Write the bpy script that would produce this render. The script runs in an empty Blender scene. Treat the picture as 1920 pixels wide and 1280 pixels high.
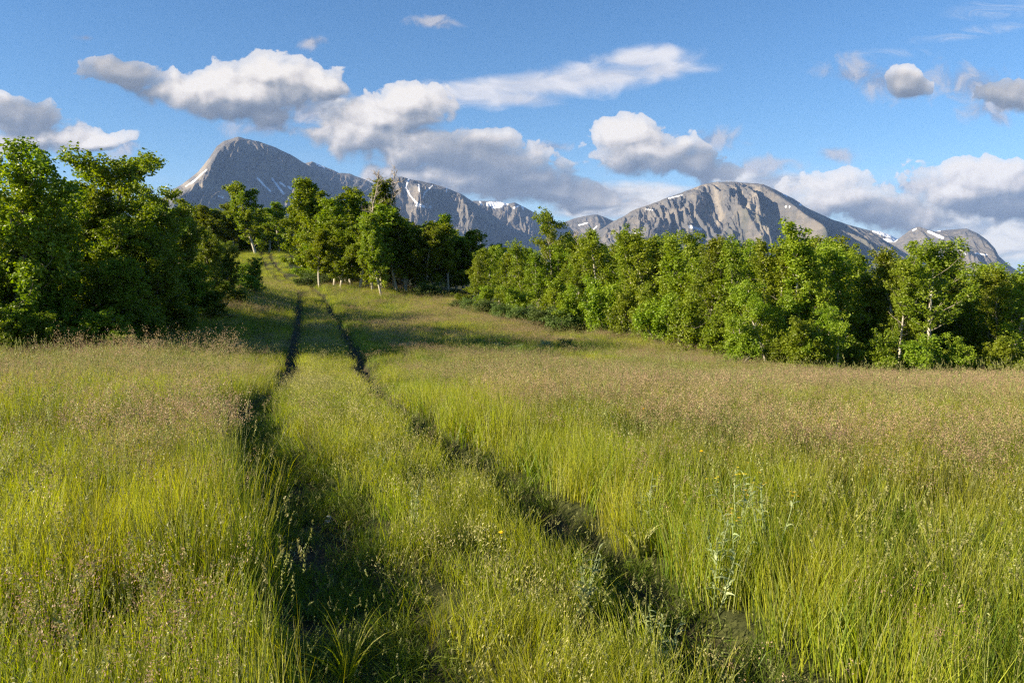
import bpy, math, random
import numpy as np
from mathutils import Vector, Matrix

random.seed(7)
C = bpy.context.scene.collection
R = math.radians
EYE = 1.75
F = 1493.0            # focal length in photograph pixels (28 mm on a 36 mm wide frame)
PITCH = R(-4.2)
SUN_EL, SUN_AZ = R(21.0), R(-106.0)     # azimuth measured from +Y (the view) clockwise: left and a little behind

# ------------------------------------------------------------------ camera
cd = bpy.data.cameras.new('camera')
cam = bpy.data.objects.new('camera', cd); C.objects.link(cam)
cd.sensor_width = 36; cd.lens = 28; cd.clip_start = 0.05; cd.clip_end = 60000
cam.location = (0, 0, EYE); cam.rotation_euler = (math.pi/2 + PITCH, 0, 0)
bpy.context.scene.camera = cam

# ------------------------------------------------------------------ colour management
vs = bpy.context.scene.view_settings
vs.view_transform = 'Standard'; vs.look = 'None'; vs.gamma = 1; vs.exposure = 1.52
cy = bpy.context.scene.cycles
cy.max_bounces = 7; cy.diffuse_bounces = 4; cy.glossy_bounces = 2; cy.transmission_bounces = 4
cy.transparent_max_bounces = 8; cy.volume_bounces = 1; cy.caustics_reflective = False; cy.caustics_refractive = False
cy.sample_clamp_indirect = 4; cy.pixel_filter_type = 'BLACKMAN_HARRIS'; cy.filter_width = 1.3; cy.use_denoising = False

# ------------------------------------------------------------------ sun
sl = bpy.data.lights.new('sun', 'SUN'); sun = bpy.data.objects.new('sun', sl); C.objects.link(sun)
sl.energy = 5.0; sl.angle = R(0.55); sl.color = (1.0, 0.85, 0.62)
sdir = Vector((math.cos(SUN_EL)*math.sin(SUN_AZ), math.cos(SUN_EL)*math.cos(SUN_AZ), math.sin(SUN_EL)))
sun.rotation_euler = sdir.to_track_quat('Z', 'Y').to_euler()
sun.location = (-30, -20, 40)

# ------------------------------------------------------------------ node helpers
class NT:
    def __init__(s, nt): s.nt = nt; nt.nodes.clear()
    def n(s, t, ins=None, **kw):
        nd = s.nt.nodes.new(t)
        for k, v in kw.items(): setattr(nd, k, v)
        for k, v in (ins or {}).items(): s.put(nd.inputs[k], v)
        return nd
    def put(s, sock, v):
        if isinstance(v, bpy.types.NodeSocket): s.nt.links.new(v, sock)
        elif isinstance(v, bpy.types.Node): s.nt.links.new(v.outputs[0], sock)
        else: sock.default_value = v
    def m(s, op, a, b=0.0, c=0.0, clamp=False):
        return s.n('ShaderNodeMath', {0: a, 1: b, 2: c}, operation=op, use_clamp=clamp).outputs[0]
    def v(s, op, a, b=(0, 0, 0)):
        nd = s.n('ShaderNodeVectorMath', {0: a, 1: b}, operation=op)
        return nd.outputs['Value'] if op == 'LENGTH' else nd.outputs[0]
    def ramp(s, x, lo, hi, a=0.0, b=1.0):
        return s.n('ShaderNodeMapRange', {'Value': x, 'From Min': lo, 'From Max': hi, 'To Min': a, 'To Max': b},
                   interpolation_type='SMOOTHSTEP').outputs[0]
    def mix(s, f, a, b):
        nd = s.n('ShaderNodeMix', data_type='RGBA')
        s.put(nd.inputs[0], f)
        for sk, val in ((nd.inputs[6], a), (nd.inputs[7], b)):
            if isinstance(val, tuple) and len(val) == 3: val = val + (1,)
            s.put(sk, val)
        return nd.outputs[2]
    def noise(s, vec, scale, detail=4, rough=0.55, dist=0.0, dim='3D'):
        nd = s.n('ShaderNodeTexNoise', {'Scale': scale, 'Detail': detail, 'Roughness': rough, 'Distortion': dist}, noise_dimensions=dim)
        s.put(nd.inputs['Vector'], vec)
        return nd.outputs[0]

def mat(name):
    m = bpy.data.materials.new(name); m.use_nodes = True
    return m, NT(m.node_tree)

# ------------------------------------------------------------------ world: Nishita sky with clouds by direction
w = bpy.data.worlds.new('World'); bpy.context.scene.world = w; w.use_nodes = True
N = NT(w.node_tree)
SKY = 0.056; CL = 0.37      # CL: brightness of sunlit cloud
sky = N.n('ShaderNodeTexSky', sky_type='NISHITA', sun_disc=False, sun_elevation=SUN_EL, sun_rotation=SUN_AZ,
          altitude=1500, air_density=1.15, dust_density=0.12, ozone_density=4.0)
tc = N.n('ShaderNodeTexCoord')
sep = N.n('ShaderNodeSeparateXYZ', {0: tc.outputs['Generated']})
yy = N.m('MAXIMUM', sep.outputs[1], 0.02)
uu = N.m('DIVIDE', sep.outputs[0], yy); vv = N.m('DIVIDE', sep.outputs[2], yy)
uv = N.n('ShaderNodeCombineXYZ', {0: uu, 1: vv}).outputs[0]

def skyuv(px, py):
    # direction of a place in the photograph as the pair (x/y, z/y)
    a, b = (px-960)/F, (640-py)/F
    y = math.cos(PITCH) - math.sin(PITCH)*b; z = math.sin(PITCH) + math.cos(PITCH)*b
    return a/y, z/y
# clouds: centre, radii (photograph pixels), tilt in degrees
CUMULUS = [
 (450,178,195,56,-3),(515,142,82,46,0),(385,165,110,38,8),(606,158,58,44,-20),(430,205,110,34,0),(500,215,60,30,0),
 (230,138,82,34,-8),
 (720,225,135,60,0),(690,250,120,60,0),(800,280,225,66,-6),(930,308,160,64,-12),(1050,362,180,36,-6),(760,196,90,42,0),(860,338,240,42,-3),(985,335,120,44,-10),
 (1215,288,135,46,-2),(1172,260,72,46,0),(1310,310,90,34,-12),
 (1575,372,120,50,-4),(1655,398,120,44,-4),(1860,345,165,58,0),(1900,385,150,44,0),(1800,365,90,40,0),
 (1700,158,48,30,-25),(1900,180,75,34,-10),
 (30,220,92,52,-5),(60,266,150,34,0),(190,268,80,20,12),
]
DARK = [(215,140,130,75,0),(40,215,110,46,0),(1010,345,210,60,-6),(900,300,160,60,-10),(1320,310,110,50,-10),(1640,400,120,40,0),(1900,392,150,36,0),(1690,165,80,50,0),(1860,170,130,60,0),(480,215,150,30,0)]
PUFFS = [(1650,150,110,34,-12),(1830,160,110,44,-8),(1860,200,70,30,10),(1330,262,80,26,0),(1600,142,75,20,-5),(1868,218,36,20,-30),(1570,291,42,17,-10),(590,80,30,13,5),(812,43,48,13,-5),(1036,275,40,12,0),(500,242,90,18,0),
 (575,215,60,26,10),(235,275,40,26,40),(1430,310,70,18,0),(1700,350,70,18,0),(640,240,60,30,0),(162,72,22,8,0)]
BANDS = [(1190,372,230,34,-2),(1120,392,140,28,0),(1780,410,190,50,-8),(1880,440,160,70,0),(1800,455,220,34,0),(1460,345,130,26,0),(620,205,70,40,0),(1400,330,90,24,0)]
LENS = [(1000,160,250,32,3),(1120,145,200,36,6),(1205,112,115,28,3),(880,178,150,28,2),(1240,130,80,26,5),(960,185,120,24,0)]
WISPS = [(1870,18,110,22,4),(1830,60,140,14,8),(1660,100,110,10,0)]

def field_group(name, lst, k):
    g = bpy.data.node_groups.new(name, 'ShaderNodeTree')
    g.interface.new_socket('P', in_out='INPUT', socket_type='NodeSocketVector')
    g.interface.new_socket('D', in_out='OUTPUT', socket_type='NodeSocketFloat')
    G = NT(g); gi = G.n('NodeGroupInput'); go = G.n('NodeGroupOutput')
    cur = None
    for (cx, cy_, rx, ry, t) in lst:
        if lst is CUMULUS: rx, ry = rx*0.93, ry*0.88
        u0, v0 = skyuv(cx, cy_)
        src = gi.outputs[0]
        if cur is not None:      # tiny dependence keeps the shader evaluating one cloud after another
            src = G.n('ShaderNodeVectorMath', {0: cur, 1: (1e-6, 1e-6, 0), 2: gi.outputs[0]}, operation='MULTIPLY_ADD').outputs[0]
        mp = G.n('ShaderNodeMapping', {'Vector': src, 'Location': (u0, v0, 0), 'Rotation': (0, 0, R(t)),
                                       'Scale': (rx/F, ry/F, 1)}, vector_type='TEXTURE')
        ln = G.v('LENGTH', mp.outputs[0])
        cur = ln if cur is None else G.m('SMOOTH_MIN', cur, ln, k)
    G.put(go.inputs[0], G.m('SUBTRACT', 1.0, cur))
    return g
gC = field_group('cumulus_field', CUMULUS, 0.13); gB = field_group('band_field', BANDS, 0.2)
gL = field_group('lens_field', LENS, 0.35); gW = field_group('wisp_field', WISPS, 0.2)

# warp + billow noise shared by every sample
gD = field_group('dark_field', DARK, 0.2); gP = field_group('puff_field', PUFFS, 0.05)
def grp(g, P):
    nd = N.n('ShaderNodeGroup', node_tree=g); N.put(nd.inputs[0], P); return nd.outputs[0]
def warped(P):
    wz = N.n('ShaderNodeTexNoise', {'Scale': 20.0, 'Detail': 2.0, 'Roughness': 0.5}, noise_dimensions='2D'); N.put(wz.inputs['Vector'], P)
    off = N.v('SCALE', N.v('SUBTRACT', wz.outputs['Color'], (0.5, 0.5, 0.5)))
    off.node.inputs['Scale'].default_value = 0.018
    return N.v('ADD', P, off)
def cum_density(P):
    Pw = warped(P)
    g = grp(gC, Pw)
    n1 = N.noise(N.v('MULTIPLY', Pw, (1, 1.45, 1)), 16, 8, 0.58, 0.15, '2D')
    n2 = N.n('ShaderNodeTexVoronoi', {'Scale': 36.0, 'Detail': 2.0, 'Roughness': 0.5}, feature='SMOOTH_F1', voronoi_dimensions='2D'); n2.inputs['Smoothness'].default_value = 0.8
    N.put(n2.inputs['Vector'], Pw)
    bil = N.m('SUBTRACT', 0.45, n2.outputs['Distance'])
    d = N.m('ADD', g, N.m('MULTIPLY', N.m('SUBTRACT', n1, 0.5), 1.35))
    return N.m('ADD', N.m('ADD', d, 0.22), N.m('MULTIPLY', bil, 0.38)), g
D0, M0 = cum_density(uv)
D1, M1 = cum_density(N.v('ADD', uv, (-0.007, 0.008, 0)))
M2 = grp(gC, N.v('ADD', uv, (-0.012, 0.028, 0)))
edge_w = N.ramp(N.m('SUBTRACT', M0, M2), -0.25, 0.45, 0.52, 0.13)      # soft bases, crisp sunward tops
alphaC = N.m('MULTIPLY', N.ramp(D0, 0.03, edge_w), N.ramp(D0, -0.05, 0.6, 0.65, 1.0))
lit = N.m('ADD', 0.50, N.m('MULTIPLY', N.m('SUBTRACT', D0, D1), 0.62))
lit = N.m('ADD', lit, N.m('MULTIPLY', N.m('SUBTRACT', M0, M2), 0.42))
lit = N.m('MULTIPLY', lit, N.ramp(grp(gD, uv), 0.0, 0.65, 1.0, 0.42), clamp=True)
cr = N.n('ShaderNodeValToRGB', {0: lit})
e = cr.color_ramp.elements
e[0].position = 0.0; e[0].color = (0.13, 0.16, 0.22, 1)
e[1].position = 1.0; e[1].color = (0.92, 0.86, 0.80, 1)
for p, c in ((0.28, (0.22, 0.25, 0.31, 1)), (0.5, (0.41, 0.41, 0.43, 1)), (0.72, (0.70, 0.65, 0.62, 1))):
    q = e.new(p); q.color = c
cr_out = N.v('SCALE', cr.outputs[0]); cr_out.node.inputs['Scale'].default_value = CL
gb = N.n('ShaderNodeGroup', node_tree=gB); N.put(gb.inputs[0], uv)
st = N.n('ShaderNodeMapping', {'Vector': uv, 'Scale': (1, 2.6, 1)})
nb = N.noise(st.outputs[0], 14, 7, 0.55, 0.2, '2D')
DB = N.m('ADD', gb.outputs[0], N.m('MULTIPLY', N.m('SUBTRACT', nb, 0.5), 1.0))
alphaB = N.ramp(DB, 0.0, 0.6, 0, 0.92)
colB = N.mix(N.ramp(nb, 0.35, 0.65), (0.36*CL, 0.39*CL, 0.46*CL), (0.86*CL, 0.81*CL, 0.76*CL))
gl = N.n('ShaderNodeGroup', node_tree=gL); N.put(gl.inputs[0], uv)
st2 = N.n('ShaderNodeMapping', {'Vector': uv, 'Rotation': (0, 0, R(-8)), 'Scale': (1, 2.4, 1)})
nl = N.noise(st2.outputs[0], 16, 7, 0.52, 0.4, '2D')
DL = N.m('ADD', gl.outputs[0], N.m('MULTIPLY', N.m('SUBTRACT', nl, 0.5), 1.1))
alphaL = N.ramp(DL, -0.02, 0.75, 0, 0.93)
colL = N.mix(N.ramp(nl, 0.3, 0.7), (0.60*CL, 0.62*CL, 0.70*CL), (0.84*CL, 0.82*CL, 0.84*CL))
gw = N.n('ShaderNodeGroup', node_tree=gW); N.put(gw.inputs[0], uv)
st3 = N.n('ShaderNodeMapping', {'Vector': uv, 'Rotation': (0, 0, R(-12)), 'Scale': (1, 4, 1)})
nw = N.noise(st3.outputs[0], 14, 8, 0.65, 1.0, '2D')
alphaW = N.m('MULTIPLY', N.ramp(gw.outputs[0], -0.1, 0.9), N.ramp(nw, 0.38, 0.8, 0, 0.75))
nh = N.noise(st.outputs[0], 9, 6, 0.6, 0.3, '2D')
alphaH = N.m('MULTIPLY', N.ramp(vv, 0.20, 0.02), N.ramp(nh, 0.35, 0.75, 0.0, 0.45))
front = N.m('GREATER_THAN', sep.outputs[1], 0.05)
skyh = N.n('ShaderNodeHueSaturation', {'Color': sky.outputs[0], 'Hue': 0.502, 'Saturation': 1.16, 'Value': SKY})
skyc = N.mix(N.ramp(vv, 0.17, 0.0, 0, 0.9), skyh.outputs[0], (0.42*CL, 0.62*CL, 0.84*CL))
col = N.mix(N.m('MULTIPLY', alphaH, front), skyc, (0.62*CL, 0.66*CL, 0.72*CL))
col = N.mix(N.m('MULTIPLY', alphaW, front), col, (0.72*CL, 0.74*CL, 0.80*CL))
col = N.mix(N.m('MULTIPLY', alphaL, front), col, colL)
col = N.mix(N.m('MULTIPLY', alphaB, front), col, colB)
npf = N.noise(uv, 30, 6, 0.6, 0.4, '2D')
dp = N.m('ADD', grp(gP, uv), N.m('MULTIPLY', N.m('SUBTRACT', npf, 0.5), 2.2))
col = N.mix(N.m('MULTIPLY', N.ramp(dp, -0.1, 1.0, 0, 0.85), front), col, N.mix(N.ramp(npf, 0.4, 0.62), (0.26*CL, 0.31*CL, 0.43*CL), (0.55*CL, 0.54*CL, 0.58*CL)))
col = N.mix(N.m('MULTIPLY', alphaC, front), col, cr_out)
bg = N.n('ShaderNodeBackground', {'Color': col, 'Strength': 1.0})
N.n('ShaderNodeOutputWorld', {0: bg.outputs[0]})
w.cycles.sampling_method = 'MANUAL'; w.cycles.sample_map_resolution = 512

# ------------------------------------------------------------------ generic helpers
def tag(o, label=None, cat=None, group=None, kind=None):
    if label: o['label'] = label
    if cat: o['category'] = cat
    if group: o['group'] = group
    if kind: o['kind'] = kind
    return o
def link(name, me, parent=None):
    o = bpy.data.objects.new(name, me); C.objects.link(o)
    if parent: o.parent = parent
    return o
def mesh_np(name, V, Fq, mats, smooth=False, matidx=None, attrs=None):
    """V (n,3); Fq (m,k) with constant k"""
    V = np.asarray(V, dtype=np.float32); Fq = np.asarray(Fq, dtype=np.int32)
    me = bpy.data.meshes.new(name)
    me.vertices.add(len(V)); me.vertices.foreach_set('co', V.ravel())
    k = Fq.shape[1]; m = len(Fq)
    me.loops.add(m*k); me.loops.foreach_set('vertex_index', Fq.ravel())
    me.polygons.add(m)
    me.polygons.foreach_set('loop_start', np.arange(0, m*k, k, dtype=np.int32))
    try: me.polygons.foreach_set('loop_total', np.full(m, k, dtype=np.int32))
    except Exception: pass
    for q in mats: me.materials.append(q)
    if matidx is not None: me.polygons.foreach_set('material_index', np.asarray(matidx, dtype=np.int32))
    me.polygons.foreach_set('use_smooth', np.full(m, smooth, dtype=bool))
    for an, av in (attrs or {}).items():
        a = me.attributes.new(an, 'FLOAT', 'POINT'); a.data.foreach_set('value', np.asarray(av, dtype=np.float32))
    me.update(calc_edges=True); me.validate()
    return me

def vnoise(x, y, seed=0):
    x = np.asarray(x, dtype=np.float64); y = np.asarray(y, dtype=np.float64)
    xi = np.floor(x).astype(np.int64); yi = np.floor(y).astype(np.int64)
    fx = x-xi; fy = y-yi; fx = fx*fx*fx*(fx*(fx*6-15)+10); fy = fy*fy*fy*(fy*(fy*6-15)+10)
    def h(a, b):
        n = (a*374761393 + b*668265263 + seed*1442695041) & 0xffffffff
        n = ((n ^ (n >> 13))*1274126177) & 0xffffffff
        return ((n ^ (n >> 16)) & 0xffff)/65535.0
    return (h(xi, yi)*(1-fx)+h(xi+1, yi)*fx)*(1-fy) + (h(xi, yi+1)*(1-fx)+h(xi+1, yi+1)*fx)*fy
def fbm(x, y, oct=4, seed=0, gain=0.5, ridged=False):
    s = 0; a = 1; t = 0
    for i in range(oct):
        n = vnoise(x*2**i + i*17.3, y*2**i - i*9.1, seed+i)
        if ridged: n = 1-np.abs(2*n-1)
        s = s + a*n; t += a; a *= gain
    return s/t

# ------------------------------------------------------------------ terrain
def vdir(py, px=960):     # tan of the elevation of a row of the photograph
    return skyuv(px, py)[1]
CPS = []                  # (x, y, z relative to the eye)
for x, y, z in [(0,1,-1.78),(-3,3,-1.72),(3,3,-1.85),(0,4,-1.76),(0,6,-1.66),(-4,6.5,-1.66),(4,6.5,-1.80),(-1.8,8.6,-1.46),
                (-5,9.5,-1.55),(-7,10,-1.52),(-3.8,11.5,-1.66),(-5,14,-2.0),(-9,14,-1.92),(1.5,9.5,-1.66),(4,10,-1.74),(8,11,-1.80),
                (1.5,14,-1.98),(4,14,-2.10),(9,14,-2.16),(12,19,-2.75),(7,19,-2.5),(2,19,-2.2),(-1.7,12,-1.80)]:
    CPS.append((x, y, z))
for px, d, py in [(610,17,712),(603,27.5,640),(595,38,600),(588,55,560),(588,69,542),(540,90,510),(505,112,478),(490,128,470),(470,150,470),
                  (700,20,690),(780,30,632),(780,45,590),(780,58,565),(640,62,532),(700,64,540),(860,64,556),(720,80,535),
                  (1000,22,682),(1000,30,645),(1000,42,608),(860,50,578),(1200,32,648),(1350,27,692),(1500,25,712),(1880,25,718),(1250,50,640),
                  (1700,60,660),(1400,110,600),(50,24,655),(200,25,640),(320,28,608),(450,38,562),(480,46,545),(60,45,570),(300,60,520),(400,120,475),
                  (100,110,480),(650,120,480),(800,120,520),(-80,24,650),(420,19,690),(250,17,700),(60,16,705),(1990,18,740)]:
    CPS.append(((px-960)/F*d, d, vdir(py)*d))
CPS = np.array(CPS)
def qmap(x, y):
    r = np.sqrt(x*x+y*y)+1e-6
    a = np.arctan2(x, y); a = np.clip(a, -0.75, 0.75)
    return a*2.2, np.log(np.clip(r, 1.5, 170))
QX, QY = qmap(CPS[:, 0], CPS[:, 1])
def tps(r2): return np.where(r2 > 1e-12, 0.5*r2*np.log(r2+1e-12), 0)
n_ = len(CPS)
A = np.zeros((n_+3, n_+3))
A[:n_, :n_] = tps((QX[:, None]-QX)**2+(QY[:, None]-QY)**2) + np.eye(n_)*0.01
A[:n_, n_] = 1; A[:n_, n_+1] = QX; A[:n_, n_+2] = QY; A[n_:, :n_] = A[:n_, n_:].T
# interpolate slope-like value z / (r + 6) so that near and far are balanced
rr = np.hypot(CPS[:, 0], CPS[:, 1]) + 6
COEF = np.linalg.solve(A, np.concatenate([CPS[:, 2]/rr, [0, 0, 0]]))
def base_z(x, y):
    x = np.atleast_1d(np.asarray(x, dtype=np.float64)); y = np.atleast_1d(np.asarray(y, dtype=np.float64))
    qx, qy = qmap(x, y); s = COEF[n_] + COEF[n_+1]*qx + COEF[n_+2]*qy
    for i in range(n_): s = s + COEF[i]*tps((qx-QX[i])**2+(qy-QY[i])**2)
    r = np.hypot(x, y); z = s*(np.clip(r, 1.5, 170)+6)
    back = np.clip((np.abs(np.arctan2(x, y))-0.8)/0.8, 0, 1)
    z = z*(1-back) + (-1.8)*back
    f = np.clip((r-170)/900, 0, 1); f = f*f*(3-2*f)
    z = z*(1-f) + (-25)*f
    bump = (fbm(x*0.9, y*0.9, 3, 5)-0.5)*0.10 + (fbm(x*0.13, y*0.13, 3, 9)-0.5)*0.45*np.clip((r-8)/20, 0, 1)
    bump = bump + (fbm(x*0.45, y*0.45, 3, 19)-0.5)*0.34*np.clip((r-15)/10, 0, 1)*np.clip((150-r)/40, 0, 1)
    return z + bump + EYE
TL = np.array([(0.25,1.2),(-0.15,2.4),(-0.76,3.87),(-1.18,4.98),(-2.02,6.7),(-2.41,7.5),(-2.78,8.5),(-3.67,11.9),(-4.81,16.9),(-7.46,27.5),(-10.2,38),(-13.86,52),(-16.4,60),(-19.36,68),(-23.84,80),(-29.27,95),(-35.11,112),(-40.92,130)])
TR = np.array([(2.05,1.2),(1.46,2.4),(0.93,3.87),(0.567,4.98),(-0.27,6.7),(-0.653,7.5),(-1.02,8.5),(-1.95,11.9),(-3.03,16.9),(-5.7,27.5),(-8.45,38),(-12.33,52),(-14.95,60),(-17.99,68),(-22.45,80),(-27.93,95),(-33.91,112),(-39.62,130)])
def smooth_poly(P, k=10):
    out = []
    for i in range(len(P)-1):
        p0 = P[max(i-1, 0)]; p1 = P[i]; p2 = P[i+1]; p3 = P[min(i+2, len(P)-1)]
        for t in np.linspace(0, 1, k, endpoint=False):
            out.append(0.5*((2*p1)+(-p0+p2)*t+(2*p0-5*p1+4*p2-p3)*t*t+(-p0+3*p1-3*p2+p3)*t**3))
    out.append(P[-1]); return np.array(out)
TLs, TRs = smooth_poly(TL), smooth_poly(TR)
def rutx(P, y): return np.interp(y, P[:, 1], P[:, 0])
def rut_d(x, y):
    """signed sideways distance to each rut, corrected for its slant"""
    out = []
    for P in (TLs, TRs):
        xc = rutx(P, y); dx = (rutx(P, y+0.2)-rutx(P, y-0.2))/0.4
        out.append((x-xc)/np.sqrt(1+dx*dx))
    return out
def rut_mask(x, y):
    a, b = rut_d(x, y)
    wob = (fbm(x*2.1, y*2.1, 2, 31)-0.5)*0.16
    wL = np.interp(y, [0, 4, 8, 12, 20, 60, 140], [0.42, 0.38, 0.28, 0.22, 0.24, 0.26, 0.25])
    wR = np.interp(y, [0, 4, 8, 12, 20, 60, 140], [0.29, 0.26, 0.20, 0.18, 0.19, 0.20, 0.2])
    mL = np.clip(1.25-np.abs(a+wob)/wL, 0, 1); mR = np.clip(1.25-np.abs(b+wob)/wR, 0, 1)
    ok = (y > 0.8) & (y < 130)
    return np.where(ok, mL, 0), np.where(ok, mR, 0)
def ground_z(x, y):
    mL, mR = rut_mask(np.asarray(x, float), np.asarray(y, float))
    return base_z(x, y) - 0.17*np.minimum(mL*1.6, 1) - 0.20*np.minimum(mR*1.6, 1)

# ground sheet: polar grid, dense in front
ang = np.concatenate([np.linspace(-math.pi, R(-42), 70, endpoint=False), np.linspace(R(-42), R(42), 620), np.linspace(R(42), math.pi, 70)[1:-1]])
rad = np.concatenate([[0.05], np.geomspace(0.8, 11000, 470)])
AA, RR = np.meshgrid(ang, rad)
X = (RR*np.sin(AA)).ravel(); Y = (RR*np.cos(AA)).ravel(); Z = ground_z(X, Y)
na, nr = len(ang), len(rad)
i0 = (np.arange(nr-1)[:, None]*na + np.arange(na)[None, :]).ravel(); j1 = (np.arange(nr-1)[:, None]*na + (np.arange(na)+1)[None, :] % na).ravel()
FQ = np.stack([i0, j1, j1+na, i0+na], 1)
mL, mR = rut_mask(X, Y)

m_ground, G = mat('ground')
g_tc = G.n('ShaderNodeTexCoord'); g_at = G.n('ShaderNodeAttribute', attribute_name='soil')
gn1 = G.noise(g_tc.outputs['Object'], 0.35, 5, 0.6); gn2 = G.noise(g_tc.outputs['Object'], 14, 6, 0.7)
gc = G.mix(G.ramp(gn1, 0.3, 0.7), (0.045, 0.062, 0.014), (0.085, 0.078, 0.028))
gc = G.mix(G.ramp(gn2, 0.3, 0.8), gc, (0.035, 0.04, 0.014))
soil = G.mix(G.ramp(gn2, 0.35, 0.7), (0.035, 0.030, 0.016), (0.085, 0.068, 0.042))
gc = G.mix(G.ramp(g_at.outputs['Fac'], 0.2, 0.6), gc, soil)
bp = G.n('ShaderNodeBump', {'Strength': 0.8, 'Distance': 0.025, 'Height': gn2})
pb = G.n('ShaderNodeBsdfPrincipled', {'Base Color': gc, 'Roughness': 0.95, 'Normal': bp.outputs[0]}); pb.inputs['Specular IOR Level'].default_value = 0.15
G.n('ShaderNodeOutputMaterial', {0: pb.outputs[0]})
go = link('ground', mesh_np('ground', np.stack([X, Y, Z], 1), FQ, [m_ground], True, attrs={'soil': np.maximum(mL, mR)}))
tag(go, 'rolling grassy ground crossed by two dark earth wheel ruts', 'ground', kind='structure')

# ------------------------------------------------------------------ mountains
m_rock, G = mat('mountain_rock')
g_tc = G.n('ShaderNodeTexCoord'); P_ = g_tc.outputs['Object']
big = G.noise(P_, 0.0022, 6, 0.6); fine = G.noise(P_, 0.012, 8, 0.68, 0.4)
strat = G.n('ShaderNodeMapping', {'Vector': P_, 'Rotation': (R(6), R(-9), 0), 'Scale': (0.10, 0.10, 1.9)})
sn = G.noise(strat.outputs[0], 0.012, 5, 0.7, 0.3)
rc = G.mix(G.ramp(big, 0.35, 0.65), (0.100, 0.100, 0.104), (0.165, 0.148, 0.130))
rc = G.mix(G.m('MULTIPLY', G.ramp(sn, 0.4, 0.62), 0.55), rc, (0.075, 0.074, 0.076))
rc = G.mix(G.m('MULTIPLY', G.ramp(fine, 0.45, 0.7), 0.4), rc, (0.25, 0.215, 0.175))
pa = G.n('ShaderNodeAttribute', attribute_name='pale')  # pale rock, also sunlight on cliffs and flank painted into the colour
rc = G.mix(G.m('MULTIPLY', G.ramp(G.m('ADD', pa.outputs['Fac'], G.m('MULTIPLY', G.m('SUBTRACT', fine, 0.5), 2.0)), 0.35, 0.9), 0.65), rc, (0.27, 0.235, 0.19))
sa = G.n('ShaderNodeAttribute', attribute_name='snow')
ga = G.n('ShaderNodeAttribute', attribute_name='green')
rc = G.mix(G.m('MULTIPLY', ga.outputs['Fac'], 0.8), rc, (0.05, 0.065, 0.035))
sm = G.m('ADD', sa.outputs['Fac'], G.m('MULTIPLY', G.m('SUBTRACT', fine, 0.5), 1.3))
rc = G.mix(G.ramp(sm, 0.5, 0.6), rc, (0.80, 0.82, 0.86))
bp = G.n('ShaderNodeBump', {'Strength': 1.0, 'Distance': 30.0, 'Height': G.m('ADD', fine, G.m('MULTIPLY', sn, 0.5))})
pb = G.n('ShaderNodeBsdfPrincipled', {'Base Color': rc, 'Roughness': 0.95, 'Normal': bp.outputs[0]}); pb.inputs['Specular IOR Level'].default_value = 0.1
G.n('ShaderNodeOutputMaterial', {0: pb.outputs[0]})

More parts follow.
